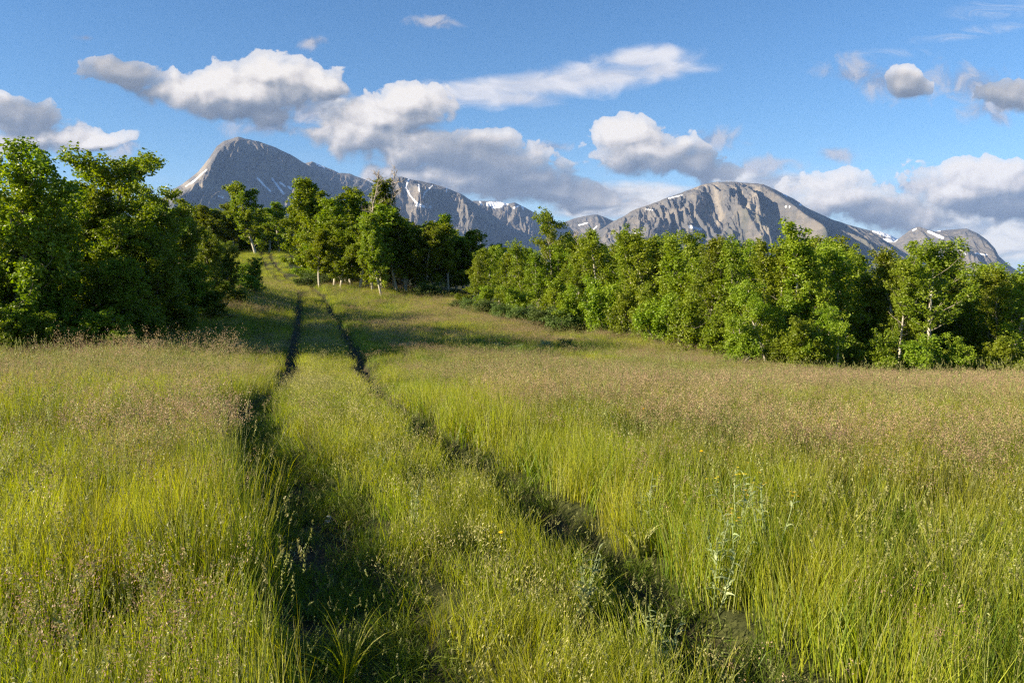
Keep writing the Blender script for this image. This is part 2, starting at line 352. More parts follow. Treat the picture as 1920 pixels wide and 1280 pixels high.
def seg_dist(px, py, poly):
    best = np.full(px.shape, 1e9)
    for (x0, y0), (x1, y1) in zip(poly[:-1], poly[1:]):
        dx, dy = x1-x0, y1-y0; L = dx*dx+dy*dy+1e-9
        t = np.clip(((px-x0)*dx+(py-y0)*dy)/L, 0, 1)
        best = np.minimum(best, np.hypot(px-(x0+t*dx), py-(y0+t*dy)))
    return best
def mountain(name, label, dist, depth, crest, spurs, seed, snow=(), base_py=560, pale=(), gully=1.0, freq=26.0, back=0.8, power=1.15):
    """crest: (px, py); spurs: (list of (px, t), height m, left half-width px, right half-width px); t 0 at the crest, 1 at the foot"""
    cx = np.array([c[0] for c in crest], float); cz = np.array([vdir(c[1]) for c in crest])*dist
    nu = int((cx[-1]-cx[0])*0.85); nt = 190
    px = np.linspace(cx[0], cx[-1], nu)
    t = np.concatenate([np.linspace(-back, 0, 30, endpoint=False), np.linspace(0, 1, nt)])
    PX, T = np.meshgrid(px, t)
    zc = np.interp(PX, cx, cz); zb = vdir(base_py)*dist
    rough = (fbm(PX/14, PX*0, 4, seed+3)-0.5)*dist*0.0028
    zc = zc + rough
    Tf = np.clip(T, 0, 1)
    prof = (1-Tf)**power
    H = np.maximum(zc-zb, 10)
    z = zb + H*prof
    bk = T < 0
    z = np.where(bk, zb + H*(1-(-T/back)**1.1), z)
    env = np.sin(np.pi*np.clip(Tf, 0, 1)**0.75)
    wx = PX + (fbm(PX/60, T*3, 3, seed+11)-0.5)*60
    rn = fbm(wx/freq + T*1.2, T*3.2+seed, 5, seed, 0.55, True)
    z = z + (rn-0.62)*H*0.20*env*gully*(~bk)
    rn2 = fbm(wx/7.0, T*9, 3, seed+40, 0.55, True)
    z = z + (rn2-0.6)*H*0.09*np.clip(Tf*14, 0, 1)*gully*(1-Tf)
    for pts, h, wl, wr in spurs:
        tt = np.array([p[1] for p in pts]); pp = np.array([p[0] for p in pts])
        c = np.interp(Tf, tt, pp) + (fbm(T*9, T*0+seed, 3, seed+5)-0.5)*14
        dx = PX-c; s = np.where(dx < 0, 1+dx/wl, 1-dx/wr); s = np.clip(s, 0, 1)
        s = s*(0.75+0.25*s)
        e = np.interp(Tf, [0, 0.06, max(tt[0], 0.0)+0.25, max(tt[-1], .3)*0.75, min(1, tt[-1]+0.12)], [0, 0.35, 1, 0.9, 0])
        z = z + h*s*e*(~bk)
    y = dist - T*depth
    lim = np.interp(960+F*((PX-960)/F*(dist-Tf*depth*0.25))/y, cx, cz/dist)*y
    zl = lim*(1-0.10*Tf) - Tf*60
    z = np.where(bk | (lim < 0), z, np.where(z > zl-60, zl-60*np.exp(-(np.maximum(z-zl+60, 0))/60), z))
    # sideways position is set by the ray at the crest distance, so the mountain keeps its real size
    x = (PX-960)/F*(dist - np.clip(T, 0, 1)*depth*0.25)
    sx = 960 + F*x/y; vz = z/y                                    # where each vertex is seen
    sy = 640 - F*np.tan(np.arctan(vz)-PITCH)
    sn = np.zeros_like(z)
    for pl, wd in snow:
        sn = np.maximum(sn, np.clip(1.15-0.75*seg_dist(sx, sy, pl)/wd, 0, 1))
    pl_ = np.zeros_like(z)  # strokes of pale rock that double as painted sunlight
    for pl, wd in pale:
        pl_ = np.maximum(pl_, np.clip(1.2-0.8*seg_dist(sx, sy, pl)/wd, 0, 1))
    gr = np.clip((Tf-0.55)*3 + (fbm(PX/30, T*8, 3, seed+77)-0.5)*1.5, 0, 1)
    V = np.stack([x.ravel(), y.ravel(), z.ravel()+EYE], 1)
    a, b = len(t), nu
    i = (np.arange(a-1)[:, None]*b + np.arange(b-1)[None, :]).ravel()
    Fq = np.stack([i, i+b, i+b+1, i+1], 1)
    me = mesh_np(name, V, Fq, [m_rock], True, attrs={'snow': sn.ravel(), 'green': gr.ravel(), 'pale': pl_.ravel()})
    o = link(name, me); tag(o, label, 'mountain', kind='structure'); return o

mountain('mountain', 'grey pyramid mountain at the left with a sunlit left flank and short snow streaks', 8000, 2300,
  [(250,420),(300,378),(330,352),(350,341),(380,319),(400,294),(415,272),(428,262),(445,257),(455,253),(468,257),(495,262),(525,273),(550,285),(572,299),(600,315),(640,345),(690,380),(760,430)],
  [([(440,0),(410,.2),(400,.4),(420,.6),(450,.85)], 560, 80, 150), ([(372,.1),(350,.4),(345,.8)], 160, 35, 45), ([(560,.1),(590,.4),(620,.8)], 130, 60, 50)],
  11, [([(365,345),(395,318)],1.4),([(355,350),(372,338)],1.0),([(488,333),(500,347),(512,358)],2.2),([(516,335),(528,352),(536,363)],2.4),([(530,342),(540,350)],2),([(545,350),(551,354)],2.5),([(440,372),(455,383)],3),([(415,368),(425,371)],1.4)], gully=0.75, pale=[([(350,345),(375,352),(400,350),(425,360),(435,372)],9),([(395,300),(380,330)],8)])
mountain('mountain', 'low dark blue ridge joining the pyramid mountain to the snow streaked one', 9300, 2000,
  [(540,330),(575,303),(590,299),(612,308),(640,321),(660,322),(690,334),(720,350),(760,380)],
  [([(590,0),(600,.5),(600,.9)], 120, 40, 40)], 23, [([(598,308),(606,312)],1.6),([(608,311),(613,315)],1.4)], gully=0.7)
mountain('mountain', 'blue grey mountain behind the middle grove with a long curved snow gully', 8200, 2200,
  [(670,372),(700,345),(735,329),(755,327),(775,333),(790,335),(820,342),(850,353),(870,362),(890,376),(920,396),(950,418),(1000,440),(1060,470)],
  [([(770,0),(800,.3),(850,.6),(880,.9)], 170, 60, 60), ([(850,.05),(890,.35),(935,.7),(960,.9)], 160, 40, 40), ([(730,.1),(735,.5)], 120, 30, 35)],
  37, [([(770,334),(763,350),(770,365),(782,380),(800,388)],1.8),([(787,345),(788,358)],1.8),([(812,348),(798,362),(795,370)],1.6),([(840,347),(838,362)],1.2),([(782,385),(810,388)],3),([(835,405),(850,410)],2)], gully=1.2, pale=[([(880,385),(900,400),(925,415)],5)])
mountain('mountain', 'distant ridge with a wide snow bowl between the two central mountains', 9600, 1900,
  [(850,380),(890,373),(905,373),(935,374),(950,378),(965,376),(985,386),(1005,397),(1030,415),(1060,440)],
  [([(965,0),(975,.4),(990,.9)], 140, 30, 40)], 51, [([(915,383),(950,381)],5),([(925,388),(940,386)],4),([(900,378),(904,384)],1.6),([(963,390),(972,386)],2),([(978,384),(981,392)],1.8)], gully=0.9)
mountain('mountain', 'small rounded blue peak left of the broad cliff mountain', 9800, 1700,
  [(1010,445),(1040,420),(1070,408),(1095,402),(1118,398),(1135,405),(1152,412),(1175,430),(1210,455)],
  [([(1118,0),(1115,.4),(1110,.9)], 90, 35, 35)], 63, [([(1085,422),(1100,418)],1.6),([(1112,430),(1118,424)],1.4)], gully=0.5)
mountain('mountain', 'broad rocky mountain on the right with sunlit pale cliffs below its flat summit', 7600, 2300,
  [(1080,460),(1120,432),(1150,411),(1180,393),(1215,379),(1250,366),(1290,351),(1312,342),(1330,338),(1365,336),(1400,340),(1425,342),(1445,350),(1480,368),(1505,384),(1530,396),(1560,409),(1600,421),(1625,428),(1650,444),(1690,468),(1740,500)],
  [([(1335,0),(1335,.3),(1350,.6),(1350,.8)], 230, 22, 60), ([(1400,.02),(1415,.3),(1440,.6),(1450,.9)], 380, 20, 85), ([(1365,.02),(1375,.3),(1385,.6)], 120, 20, 30), ([(1480,.05),(1510,.4),(1540,.8)], 170, 40, 60), ([(1240,.05),(1210,.4),(1190,.8)], 100, 60, 70), ([(1290,.05),(1275,.45),(1270,.8)],110,40,50)],
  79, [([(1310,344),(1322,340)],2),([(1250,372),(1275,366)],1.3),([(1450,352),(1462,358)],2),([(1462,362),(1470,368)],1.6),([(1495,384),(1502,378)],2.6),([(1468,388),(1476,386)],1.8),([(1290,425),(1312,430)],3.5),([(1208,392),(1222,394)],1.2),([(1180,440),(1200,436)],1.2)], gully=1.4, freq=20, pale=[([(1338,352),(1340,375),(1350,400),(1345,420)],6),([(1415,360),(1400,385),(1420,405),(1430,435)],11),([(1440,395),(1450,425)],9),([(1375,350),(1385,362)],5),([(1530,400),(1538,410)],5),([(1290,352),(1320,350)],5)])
mountain('mountain', 'white snowfield ridge in the notch between the two right mountains', 9000, 1500,
  [(1600,446),(1630,428),(1645,430),(1665,437),(1680,446),(1700,456),(1740,480)],
  [([(1650,.1),(1650,.8)], 80, 30, 30)], 88, [([(1636,432),(1676,446)],6),([(1650,450),(1685,452)],4)], gully=0.6)
mountain('mountain', 'small dark mountain at the far right with snow along its summit', 8400, 2000,
  [(1640,475),(1670,455),(1690,440),(1708,425),(1718,421),(1735,427),(1748,430),(1770,427),(1790,426),(1805,424),(1825,433),(1845,446),(1860,462),(1868,478),(1885,492),(1930,520)],
  [([(1716,0),(1730,.3),(1740,.8)], 110, 25, 40), ([(1800,.02),(1810,.3),(1820,.8)], 150, 35, 40)], 97,
  [([(1712,429),(1706,432)],2),([(1735,434),(1752,442),(1762,446)],3),([(1740,431),(1757,433)],1.8),([(1650,458),(1676,450)],2.5),([(1795,468),(1805,477)],2),([(1825,475),(1845,478)],1.8)], gully=0.8)

# ------------------------------------------------------------------ foliage materials
def leaf_material(name, c1, c2, c3, trans=0.35, scale=0.35, rough=0.5, tcol=None, spec=0.3):
    m, G = mat(name)
    oi = G.n('ShaderNodeObjectInfo'); ge = G.n('ShaderNodeNewGeometry')
    n1 = G.noise(ge.outputs['Position'], scale, 3, 0.6)
    ri = ge.outputs['Random Per Island']
    c = G.mix(ri, c1 + (1,), c2 + (1,))
    c = G.mix(G.m('MULTIPLY', G.ramp(n1, 0.35, 0.7), 0.6), c, c3 + (1,))
    hsv = G.n('ShaderNodeHueSaturation', {'Color': c, 'Hue': G.m('ADD', 0.497, G.m('MULTIPLY', oi.outputs['Random'], 0.022)),
              'Value': G.m('ADD', 0.75, G.m('MULTIPLY', oi.outputs['Random'], 0.5))})
    pb = G.n('ShaderNodeBsdfPrincipled', {'Base Color': hsv.outputs[0], 'Roughness': rough}); pb.inputs['Specular IOR Level'].default_value = spec
    tc_ = G.n('ShaderNodeHueSaturation', {'Color': hsv.outputs[0], 'Saturation': 1.15, 'Value': 1.5})
    tr = G.n('ShaderNodeBsdfTranslucent', {'Color': tc_.outputs[0]})
    mx = G.n('ShaderNodeMixShader', {0: trans, 1: pb.outputs[0], 2: tr.outputs[0]})
    G.n('ShaderNodeOutputMaterial', {0: mx.outputs[0]})
    return m
m_leaf = leaf_material('aspen_leaf', (0.125, 0.185, 0.012), (0.225, 0.275, 0.020), (0.26, 0.27, 0.022), 0.40, 0.35, 0.42)
m_leafd = leaf_material('dark_leaf', (0.105, 0.165, 0.014), (0.200, 0.255, 0.022), (0.235, 0.25, 0.024), 0.38, 0.35, 0.42)
m_shrub = leaf_material('shrub_leaf', (0.085, 0.130, 0.025), (0.13, 0.17, 0.04), (0.11, 0.15, 0.04), 0.3)
m_sage = leaf_material('sage_leaf', (0.25, 0.29, 0.13), (0.33, 0.37, 0.18), (0.20, 0.25, 0.09), 0.15)
m_grass = leaf_material('green_grass', (0.205, 0.260, 0.015), (0.370, 0.375, 0.028), (0.44, 0.39, 0.05), 0.45, 0.5)
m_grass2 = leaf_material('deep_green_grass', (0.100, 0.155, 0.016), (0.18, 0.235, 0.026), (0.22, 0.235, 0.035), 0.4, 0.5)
m_seed = leaf_material('seed_head', (0.29, 0.205, 0.115), (0.42, 0.30, 0.18), (0.36, 0.235, 0.16), 0.3, 0.4)
m_straw = leaf_material('pale_straw', (0.30, 0.27, 0.10), (0.42, 0.36, 0.16), (0.27, 0.26, 0.08), 0.35, 0.6)
m_spike = leaf_material('green_spike', (0.20, 0.22, 0.06), (0.30, 0.29, 0.10), (0.24, 0.21, 0.08), 0.3, 0.6)
m_petal = leaf_material('yellow_petal', (0.75, 0.50, 0.02), (0.85, 0.60, 0.03), (0.8, 0.55, 0.02), 0.3, 0.6)
m_fluff, G = mat('white_fluff'); pb = G.n('ShaderNodeBsdfPrincipled', {'Base Color': (0.6, 0.6, 0.58, 1), 'Roughness': 0.9}); G.n('ShaderNodeOutputMaterial', {0: pb.outputs[0]})

def bark_material(name, light, dark, amount):
    m, G = mat(name); t = G.n('ShaderNodeTexCoord')
    mp = G.n('ShaderNodeMapping', {'Vector': t.outputs['Object'], 'Scale': (3, 3, 14)})
    n1 = G.noise(mp.outputs[0], 1.6, 5, 0.7); n2 = G.noise(t.outputs['Object'], 1.2, 3)
    c = G.mix(G.ramp(n1, amount, amount+0.1), light + (1,), dark + (1,))
    c = G.mix(G.m('MULTIPLY', G.ramp(n2, 0.4, 0.7), 0.5), c, tuple(0.5*(a+b) for a, b in zip(light, dark)) + (1,))
    bp = G.n('ShaderNodeBump', {'Strength': 0.5, 'Distance': 0.01, 'Height': n1})
    pb = G.n('ShaderNodeBsdfPrincipled', {'Base Color': c, 'Roughness': 0.8, 'Normal': bp.outputs[0]})
    G.n('ShaderNodeOutputMaterial', {0: pb.outputs[0]}); return m
m_bark = bark_material('white_bark', (0.42, 0.39, 0.31), (0.10, 0.085, 0.07), 0.56)
m_barkg = bark_material('grey_bark', (0.24, 0.21, 0.17), (0.07, 0.06, 0.05), 0.5)
m_twig = bark_material('pale_twig', (0.26, 0.235, 0.18), (0.10, 0.085, 0.065), 0.5)
m_dead = bark_material('dead_wood', (0.34, 0.29, 0.23), (0.14, 0.115, 0.09), 0.52)

# ------------------------------------------------------------------ tree builder
class Tubes:
    def __init__(s): s.V = []; s.F = []; s.n = 0
    def add(s, pts, rads, k=5):
        pts = np.asarray(pts, float); m = len(pts)
        tan = np.gradient(pts, axis=0); tan /= (np.linalg.norm(tan, axis=1)[:, None]+1e-9)
        ref = np.array([0.31, 0.95, 0.05]) if abs(tan[0][2]) > 0.6 else np.array([0, 0, 1.0])
        a = np.cross(tan, ref); a /= (np.linalg.norm(a, axis=1)[:, None]+1e-9); b = np.cross(tan, a)
        th = np.linspace(0, 2*np.pi, k, endpoint=False)
        ring = pts[:, None, :] + (a[:, None, :]*np.cos(th)[None, :, None] + b[:, None, :]*np.sin(th)[None, :, None])*np.asarray(rads)[:, None, None]
        s.V.append(ring.reshape(-1, 3))
        for i in range(m-1):
            for j in range(k):
                s.F.append((s.n+i*k+j, s.n+i*k+(j+1) % k, s.n+(i+1)*k+(j+1) % k, s.n+(i+1)*k+j))
        s.n += m*k
    def mesh(s, name, mt): return mesh_np(name, np.concatenate(s.V), np.array(s.F), [mt], True)

def leaves_mesh(name, rng, clusters, per, size, mt, flat=0.0):
    """clusters: rows x,y,z,r,rz ; leaf rhombs gathered towards each cluster's outside"""
    cl = np.asarray(clusters, float); n = len(cl)
    cnt = np.maximum(6, (per*(cl[:, 3]/cl[:, 3].mean())**2).astype(int))
    idx = np.repeat(np.arange(n), cnt); m = len(idx)
    d = rng.normal(size=(m, 3)); d /= np.linalg.norm(d, axis=1)[:, None]
    rr_ = rng.uniform(0.2, 1.0, m)**0.7 * (1 + 0.25*rng.normal(size=m)*0.6)
    off = d*rr_[:, None]*cl[idx, 3][:, None]; off[:, 2] *= cl[idx, 4]
    c = cl[idx, :3] + off
    nrm = d*0.7 + rng.normal(size=(m, 3))*0.75 + np.array([0, 0, 0.35 + flat]); nrm /= np.linalg.norm(nrm, axis=1)[:, None]
    t = np.cross(nrm, rng.normal(size=(m, 3))); t /= np.linalg.norm(t, axis=1)[:, None]; b = np.cross(nrm, t)
    s = size*rng.uniform(0.65, 1.25, m)[:, None]
    fold = nrm*s*0.12
    V = np.stack([c-t*s*0.5, c+b*s*0.42-t*s*0.08+fold, c+t*s*0.55, c-b*s*0.42-t*s*0.08+fold], 1).reshape(-1, 3)
    Fq = np.arange(m*4).reshape(m, 4)
    return mesh_np(name, V, Fq, [mt], False)

def bend(rng, p0, d, L, n, wig, up=0.0):
    pts = [np.array(p0, float)]; d = np.array(d, float); d /= np.linalg.norm(d)
    for i in range(n):
        d = d + rng.normal(size=3)*wig + np.array([0, 0, up]); d /= np.linalg.norm(d)
        pts.append(pts[-1] + d*L/n)
    return np.array(pts)

def aspen(seed, H, Rm, low, leaf, per, mt, nb=26, top=1.0, lean=0.05, shape='cone', open_=0.0, bark=None, stems=1):
    """returns meshes (trunk, branches, crown) for a tree of height H"""
    rng = np.random.default_rng(seed); T = Tubes(); B = Tubes(); cl = []
    for s_ in range(stems):
        Hs = H*(1 if s_ == 0 else rng.uniform(0.6, 0.92))
        a0 = rng.uniform(0, 6.28); ln = lean if s_ == 0 else rng.uniform(0.18, 0.42)
        tr = bend(rng, (0.06*s_*math.cos(a0), 0.06*s_*math.sin(a0), -0.25), (ln*math.cos(a0), ln*math.sin(a0), 1), Hs+0.2, 12, 0.045 if stems == 1 else 0.08, 0.03)
        r0 = 0.0125*H + 0.012; r0 *= (1 if s_ == 0 else 0.75)
        rads = r0*(1-np.linspace(0, 1, 13)**1.2*0.88)
        T.add(tr, rads, 7)
        N_ = nb if s_ == 0 else int(nb*0.6)
        for i in range(N_):
            h = low + (0.985-low)*((i+rng.uniform(0, 1))/N_)**0.9
            k = h*12; k0 = int(min(k, 11)); p = tr[k0] + (tr[k0+1]-tr[k0])*(k-k0)
            hh = (h-low)/(1-low)
            if shape == 'cone': sh = (0.6+0.4*min(1, hh*4))*(1-hh)**0.62+0.10
            elif shape == 'round': sh = math.sqrt(max(0.04, 1-(2*hh-0.95)**2))*0.95+0.1
            elif shape == 'bushy': sh = 0.25+0.8*(1-hh)**0.4*(0.7+0.3*min(1, hh*5))
            elif shape == 'flat': sh = 0.35+0.75*hh**0.7
            L = Rm*sh*rng.uniform(0.65, 1.2)*(0.8 if s_ else 1)
            az = i*2.399 + rng.uniform(-.5, .5)
            el = R(rng.uniform(18, 42)) if shape != 'flat' else R(rng.uniform(5, 35))
            el = el + (hh*R(22)+(R(14) if shape == 'cone' else 0))*(shape != 'flat')
            d = (math.cos(az)*math.cos(el), math.sin(az)*math.cos(el), math.sin(el))
            br = bend(rng, p, d, L, 5, 0.16, 0.05)
            rb = r0*(1-h*0.85)*0.42
            B.add(br, rb*(1-np.linspace(0, 1, 6)*0.8)+0.002, 4)
            if rng.random() < open_: continue
            nc = max(1, int(round(L/0.34)))
            for j in range(nc):
                f = (j+0.8)/nc; q = br[int(min(4, f*5))] + (br[min(5, int(min(4, f*5))+1)]-br[int(min(4, f*5))])*0.5
                rc_ = rng.uniform(0.12, 0.27)*(0.8+0.05*H)
                if f > 0.35 or hh > 0.7:
                    cl.append((*(q+rng.normal(size=3)*0.08), rc_, rng.uniform(0.8, 1.35)))
                for _ in range(2):
                    if rng.random() < 0.75:
                        dd = rng.normal(size=3); dd[2] = abs(dd[2])*0.8+0.15
                        tw = bend(rng, q, dd, rng.uniform(0.2, 0.5), 3, 0.2, 0.1)
                        B.add(tw, [rb*0.35+.002, rb*0.3+.0015, 0.003, 0.002], 3)
                        cl.append((*tw[-1], rc_*rng.uniform(0.6, 1.0), rng.uniform(0.8, 1.5)))
        cl.append((*tr[-1], 0.2, 1.9*top)); cl.append((*(tr[-1]*0.5+tr[-2]*0.5), 0.25, 1.3)); cl.append((*tr[-2], 0.28, 1.2))
    return (T.mesh('trunk', bark or m_bark), B.mesh('branches', bark or m_twig), leaves_mesh('crown', rng, cl, per, leaf, mt))

def dead_tree(seed, H, Rm):
    rng = np.random.default_rng(seed); T = Tubes(); B = Tubes()
    tr = bend(rng, (0, 0, -0.2), (0.03, 0.02, 1), H+0.2, 12, 0.06, 0.02); r0 = 0.016*H
    T.add(tr, r0*(1-np.linspace(0, 1, 13)*0.9)+0.004, 6)
    for i in range(24):
        h = rng.uniform(0.35, 1.0); k = min(11.9, h*12); p = tr[int(k)] + (tr[int(k)+1]-tr[int(k)])*(k-int(k))
        az = rng.uniform(0, 6.28); el = R(rng.uniform(20, 65)); L = Rm*rng.uniform(0.5, 1.1)*(1.15-h*0.5)
        br = bend(rng, p, (math.cos(az)*math.cos(el), math.sin(az)*math.cos(el), math.sin(el)), L, 6, 0.22, 0.06)
        B.add(br, 0.028*(1-np.linspace(0, 1, 7)*0.8)+0.006, 4)
        for j in range(5):
            q = br[rng.integers(2, 7)]; tw = bend(rng, q, rng.normal(size=3)+np.array([0, 0, .9]), L*rng.uniform(0.25, .5), 4, 0.25, 0.08)
            B.add(tw, 0.011*(1-np.linspace(0, 1, 5)*0.6)+0.003, 3)
    return (T.mesh('trunk', m_dead), B.mesh('branches', m_dead), None)

# kinds: name -> list of (height, meshes)
KIND = {}
KIND['cone'] = [(6.0, aspen(100+i, 6.0, 1.0+0.1*i, 0.08, 0.09, 40, m_leaf, nb=38)) for i in range(6)]
KIND['bare'] = [(6.0, aspen(130+i, 6.0, 1.5+0.2*i, 0.30, 0.085, 52, m_leaf, nb=26, shape='round', open_=0.15)) for i in range(2)]
KIND['multi'] = [(4.0, aspen(150+i, 4.0, 1.0, 0.22, 0.08, 50, m_leaf, nb=18, shape='round', stems=3)) for i in range(2)]
KIND['broad'] = [(6.0, aspen(200+i, 6.0, 2.1, 0.02, 0.095, 52, m_leafd, nb=40, shape='bushy', bark=m_barkg, lean=0.12, stems=2)) for i in range(4)]
KIND['thicket'] = [(2.5, aspen(220+i, 2.5, 1.2, 0.02, 0.085, 60, m_leafd, nb=24, shape='bushy', bark=m_barkg, stems=3)) for i in range(2)]
KIND['flat'] = [(6.5, aspen(240+i, 6.5, 1.9, 0.5, 0.095, 48, m_leafd, nb=20, shape='flat', bark=m_barkg, open_=0.1, lean=0.12)) for i in range(2)]
KIND['far'] = [(8.0, aspen(300+i, 8.0, 1.6+0.15*i, (0.14 if i % 2 else 0.24), 0.14, 30, m_leaf, nb=46, shape=('round' if i % 2 else 'cone'))) for i in range(4)]
KIND['fardark'] = [(8.0, aspen(330+i, 8.0, 1.7, 0.12, 0.15, 26, m_leafd, nb=36, shape='round')) for i in range(2)]
KIND['bush'] = [(2.0, aspen(400+i, 2.0, 0.8, 0.05, 0.07, 60, m_leaf, nb=18, shape='cone', stems=3)) for i in range(3)]
KIND['low'] = [(1.0, aspen(430+i, 1.0, 0.75, 0.05, 0.06, 70, m_shrub, nb=14, shape='round', stems=4)) for i in range(2)]
KIND['sagebush'] = [(0.7, aspen(450+i, 0.7, 0.45, 0.05, 0.055, 60, m_sage, nb=12, shape='round', stems=4)) for i in range(2)]
KIND['dead'] = [(8.5, dead_tree(500+i, 8.5, 1.4)) for i in range(3)]
for k_ in KIND:      # real height of each grown tree, crown included
    out_ = []
    for H_, ms_ in KIND[k_]:
        me_ = ms_[2] or ms_[1]; co_ = np.empty(len(me_.vertices)*3, np.float32); me_.vertices.foreach_get('co', co_)
        out_.append((float(np.sort(co_[2::3])[-max(6, len(co_)//9000)]), ms_))
    KIND[k_] = out_
NAMES = {'thicket': 'shrub', 'cone': 'aspen_tree', 'bare': 'aspen_tree', 'multi': 'aspen_tree', 'broad': 'broadleaf_tree', 'flat': 'broadleaf_tree', 'far': 'aspen_tree',
         'fardark': 'broadleaf_tree', 'bush': 'sapling', 'low': 'shrub', 'sagebush': 'sage_bush', 'dead': 'dead_tree'}
CATS = {'aspen_tree': 'tree', 'broadleaf_tree': 'tree', 'sapling': 'sapling', 'shrub': 'shrub', 'sage_bush': 'shrub', 'dead_tree': 'dead tree'}
cnt_ = {}
trng = random.Random(3)
def plant_tree(kind, px, d, top, label, group=None, wide=1.0, var=None, rot=None):
    lst = KIND[kind]; c = cnt_.get(kind, 0); cnt_[kind] = c+1
    H0, meshes = lst[(c if var is None else var) % len(lst)]
    x = (px-960)/F*d; z = float(ground_z(x, d)[0])
    H = (vdir(top)*d + EYE) - z
    if H < 0.25*H0 or H > 2.5*H0: print('odd height', kind, px, d, top, round(H, 2))
    H = max(H, 0.3)
    s = H/H0
    r = bpy.data.objects.new(NAMES[kind], None); C.objects.link(r); r.empty_display_size = 0.3
    r.location = (x, d, z); r.rotation_euler = (0, 0, trng.uniform(0, 6.28) if rot is None else rot)
    sw = s**0.6*wide
    r.scale = (sw, sw, s)
    tag(r, label, CATS[NAMES[kind]], group)
    for nm, me in zip(('trunk', 'branches', 'crown'), meshes):
        if me is not None: link(nm, me, r)
    return r

LG, HG, MG, RG, SG = ('trees in the dark left grove', 'trees on the hilltop past the track', 'aspens in the middle grove', 'aspens in the right hand wood', 'saplings along the edge of the wood')
# --- left grove
for a in [('broad',15,21,272,'tall dark tree cut by the left edge of the photo',1.15),('broad',-90,21,300,'dark tree mostly outside the left edge, behind the front bushes',1.1),
          ('flat',205,25,283,'flat topped tree with a layered open crown against the sky',1.25),('broad',105,25,338,'round dark tree between the edge tree and the flat topped tree',1.1),
          ('broad',255,27,342,'round dark tree below the flat topped crown on its right',1.1),('broad',310,29,375,'dark tree at the right shoulder of the left grove',.85),
          ('broad',55,22,400,'low spreading tree at the front of the left grove',1.0),('broad',165,23,395,'leafy tree in the centre front of the left grove',1.1),
          ('broad',300,25,430,'bushy lit tree in the lower front of the left grove',1.0),('broad',375,31,432,'dark tree behind the grove front, near the far aspens',.8),
          ('broad',420,36,462,'small dark tree at the right end of the left grove',0.7),('broad',230,23,485,'shrubby tree low in front of the flat topped tree',1.0),
          ('broad',370,29,490,'shaded shrubby tree where the grove meets the grass',1.0),('broad',448,41,492,'last shaded tree of the left grove beside the track',0.7),
          ('broad',-10,21,470,'low dark bush tree at the bottom of the left edge',1.0),('broad',110,21.5,505,'low leafy tree above the tan grass tuft',0.95),
          ('broad',474,45,482,'rightmost tree of the left grove, hanging towards the hilltop track',.75),('broad',420,34,515,'lowest dark tree at the right foot of the left grove',0.95),('broad',312,25.5,522,'low dark tree right of the tan grass tuft',0.85)]:
    plant_tree(a[0], a[1], a[2], a[3], a[4], LG, a[5])
for px, d, top, lb in [(30,19.8,560,'dark shrub at the bottom left corner of the grove'),(100,20,585,'low dark shrub where the tan tuft begins'),(180,21,575,'dark shrub behind the left part of the tan tuft'),(265,22.5,560,'dark shrub behind the tan tuft'),
        (340,25,555,'dark shrub at the foot of the grove right of the tan tuft'),(390,29,545,'shaded shrub at the right foot of the grove'),(440,34,538,'shaded shrub close to the left rut'),(476,40,515,'last shrub of the grove beside the left rut'),(225,20.5,610,'smallest dark shrub just above the tan tuft')]:
    plant_tree('thicket', px, d, top, lb, 'shrubs along the foot of the left grove', 1.2)
for px, d, top in [(-160,24,330),(60,32,360),(150,34,350),(320,38,395),(230,36,370),(-40,34,350),(400,44,450)]:
    plant_tree('broad', px, d, top, 'dark tree hidden deep inside the left grove', LG, 1.1)
# --- hilltop trees beyond the track
for px, d, top, k, lb in [(372,118,372,'far','slim hilltop aspen with a bare white trunk beside the left grove'),(482,112,340,'far','tallest hilltop aspen with a tufted top'),
        (345,112,392,'far','hilltop aspen half hidden by the left grove'),(412,116,385,'far','hilltop aspen right of the bare trunked one'),(440,118,398,'far','short hilltop aspen between two taller ones'),
        (460,121,380,'far','hilltop aspen just left of the tallest one'),(506,120,388,'far','hilltop aspen just right of the tallest one'),(528,118,380,'fardark','dark hilltop tree where the track disappears')]:
    plant_tree(k, px, d, top, lb, HG, 1.7)
for i in range(16):
    px = 330+i*14; plant_tree('fardark' if i % 2 else 'far', px, 128+(i*7) % 13, 392+(i*13) % 26, 'dark tree in the back row on the hilltop', HG, 2.0)
for px, d, top, lb in [(400,120,440,'shrub on the hilltop nearest the left grove'),(425,118,444,'shrub on the hilltop under the half hidden aspens'),(452,121,446,'shrub on the hilltop left of the tufted tallest aspen'),(475,119,448,'shrub at the foot of the tufted tallest hilltop aspen'),(498,124,446,'shrub on the hilltop where the track vanishes'),(520,122,444,'shrub on the hilltop just right of the vanishing track'),(542,118,446,'shrub on the hilltop against the middle grove')]:
    plant_tree('thicket', px, d, top, lb, HG, 1.8)
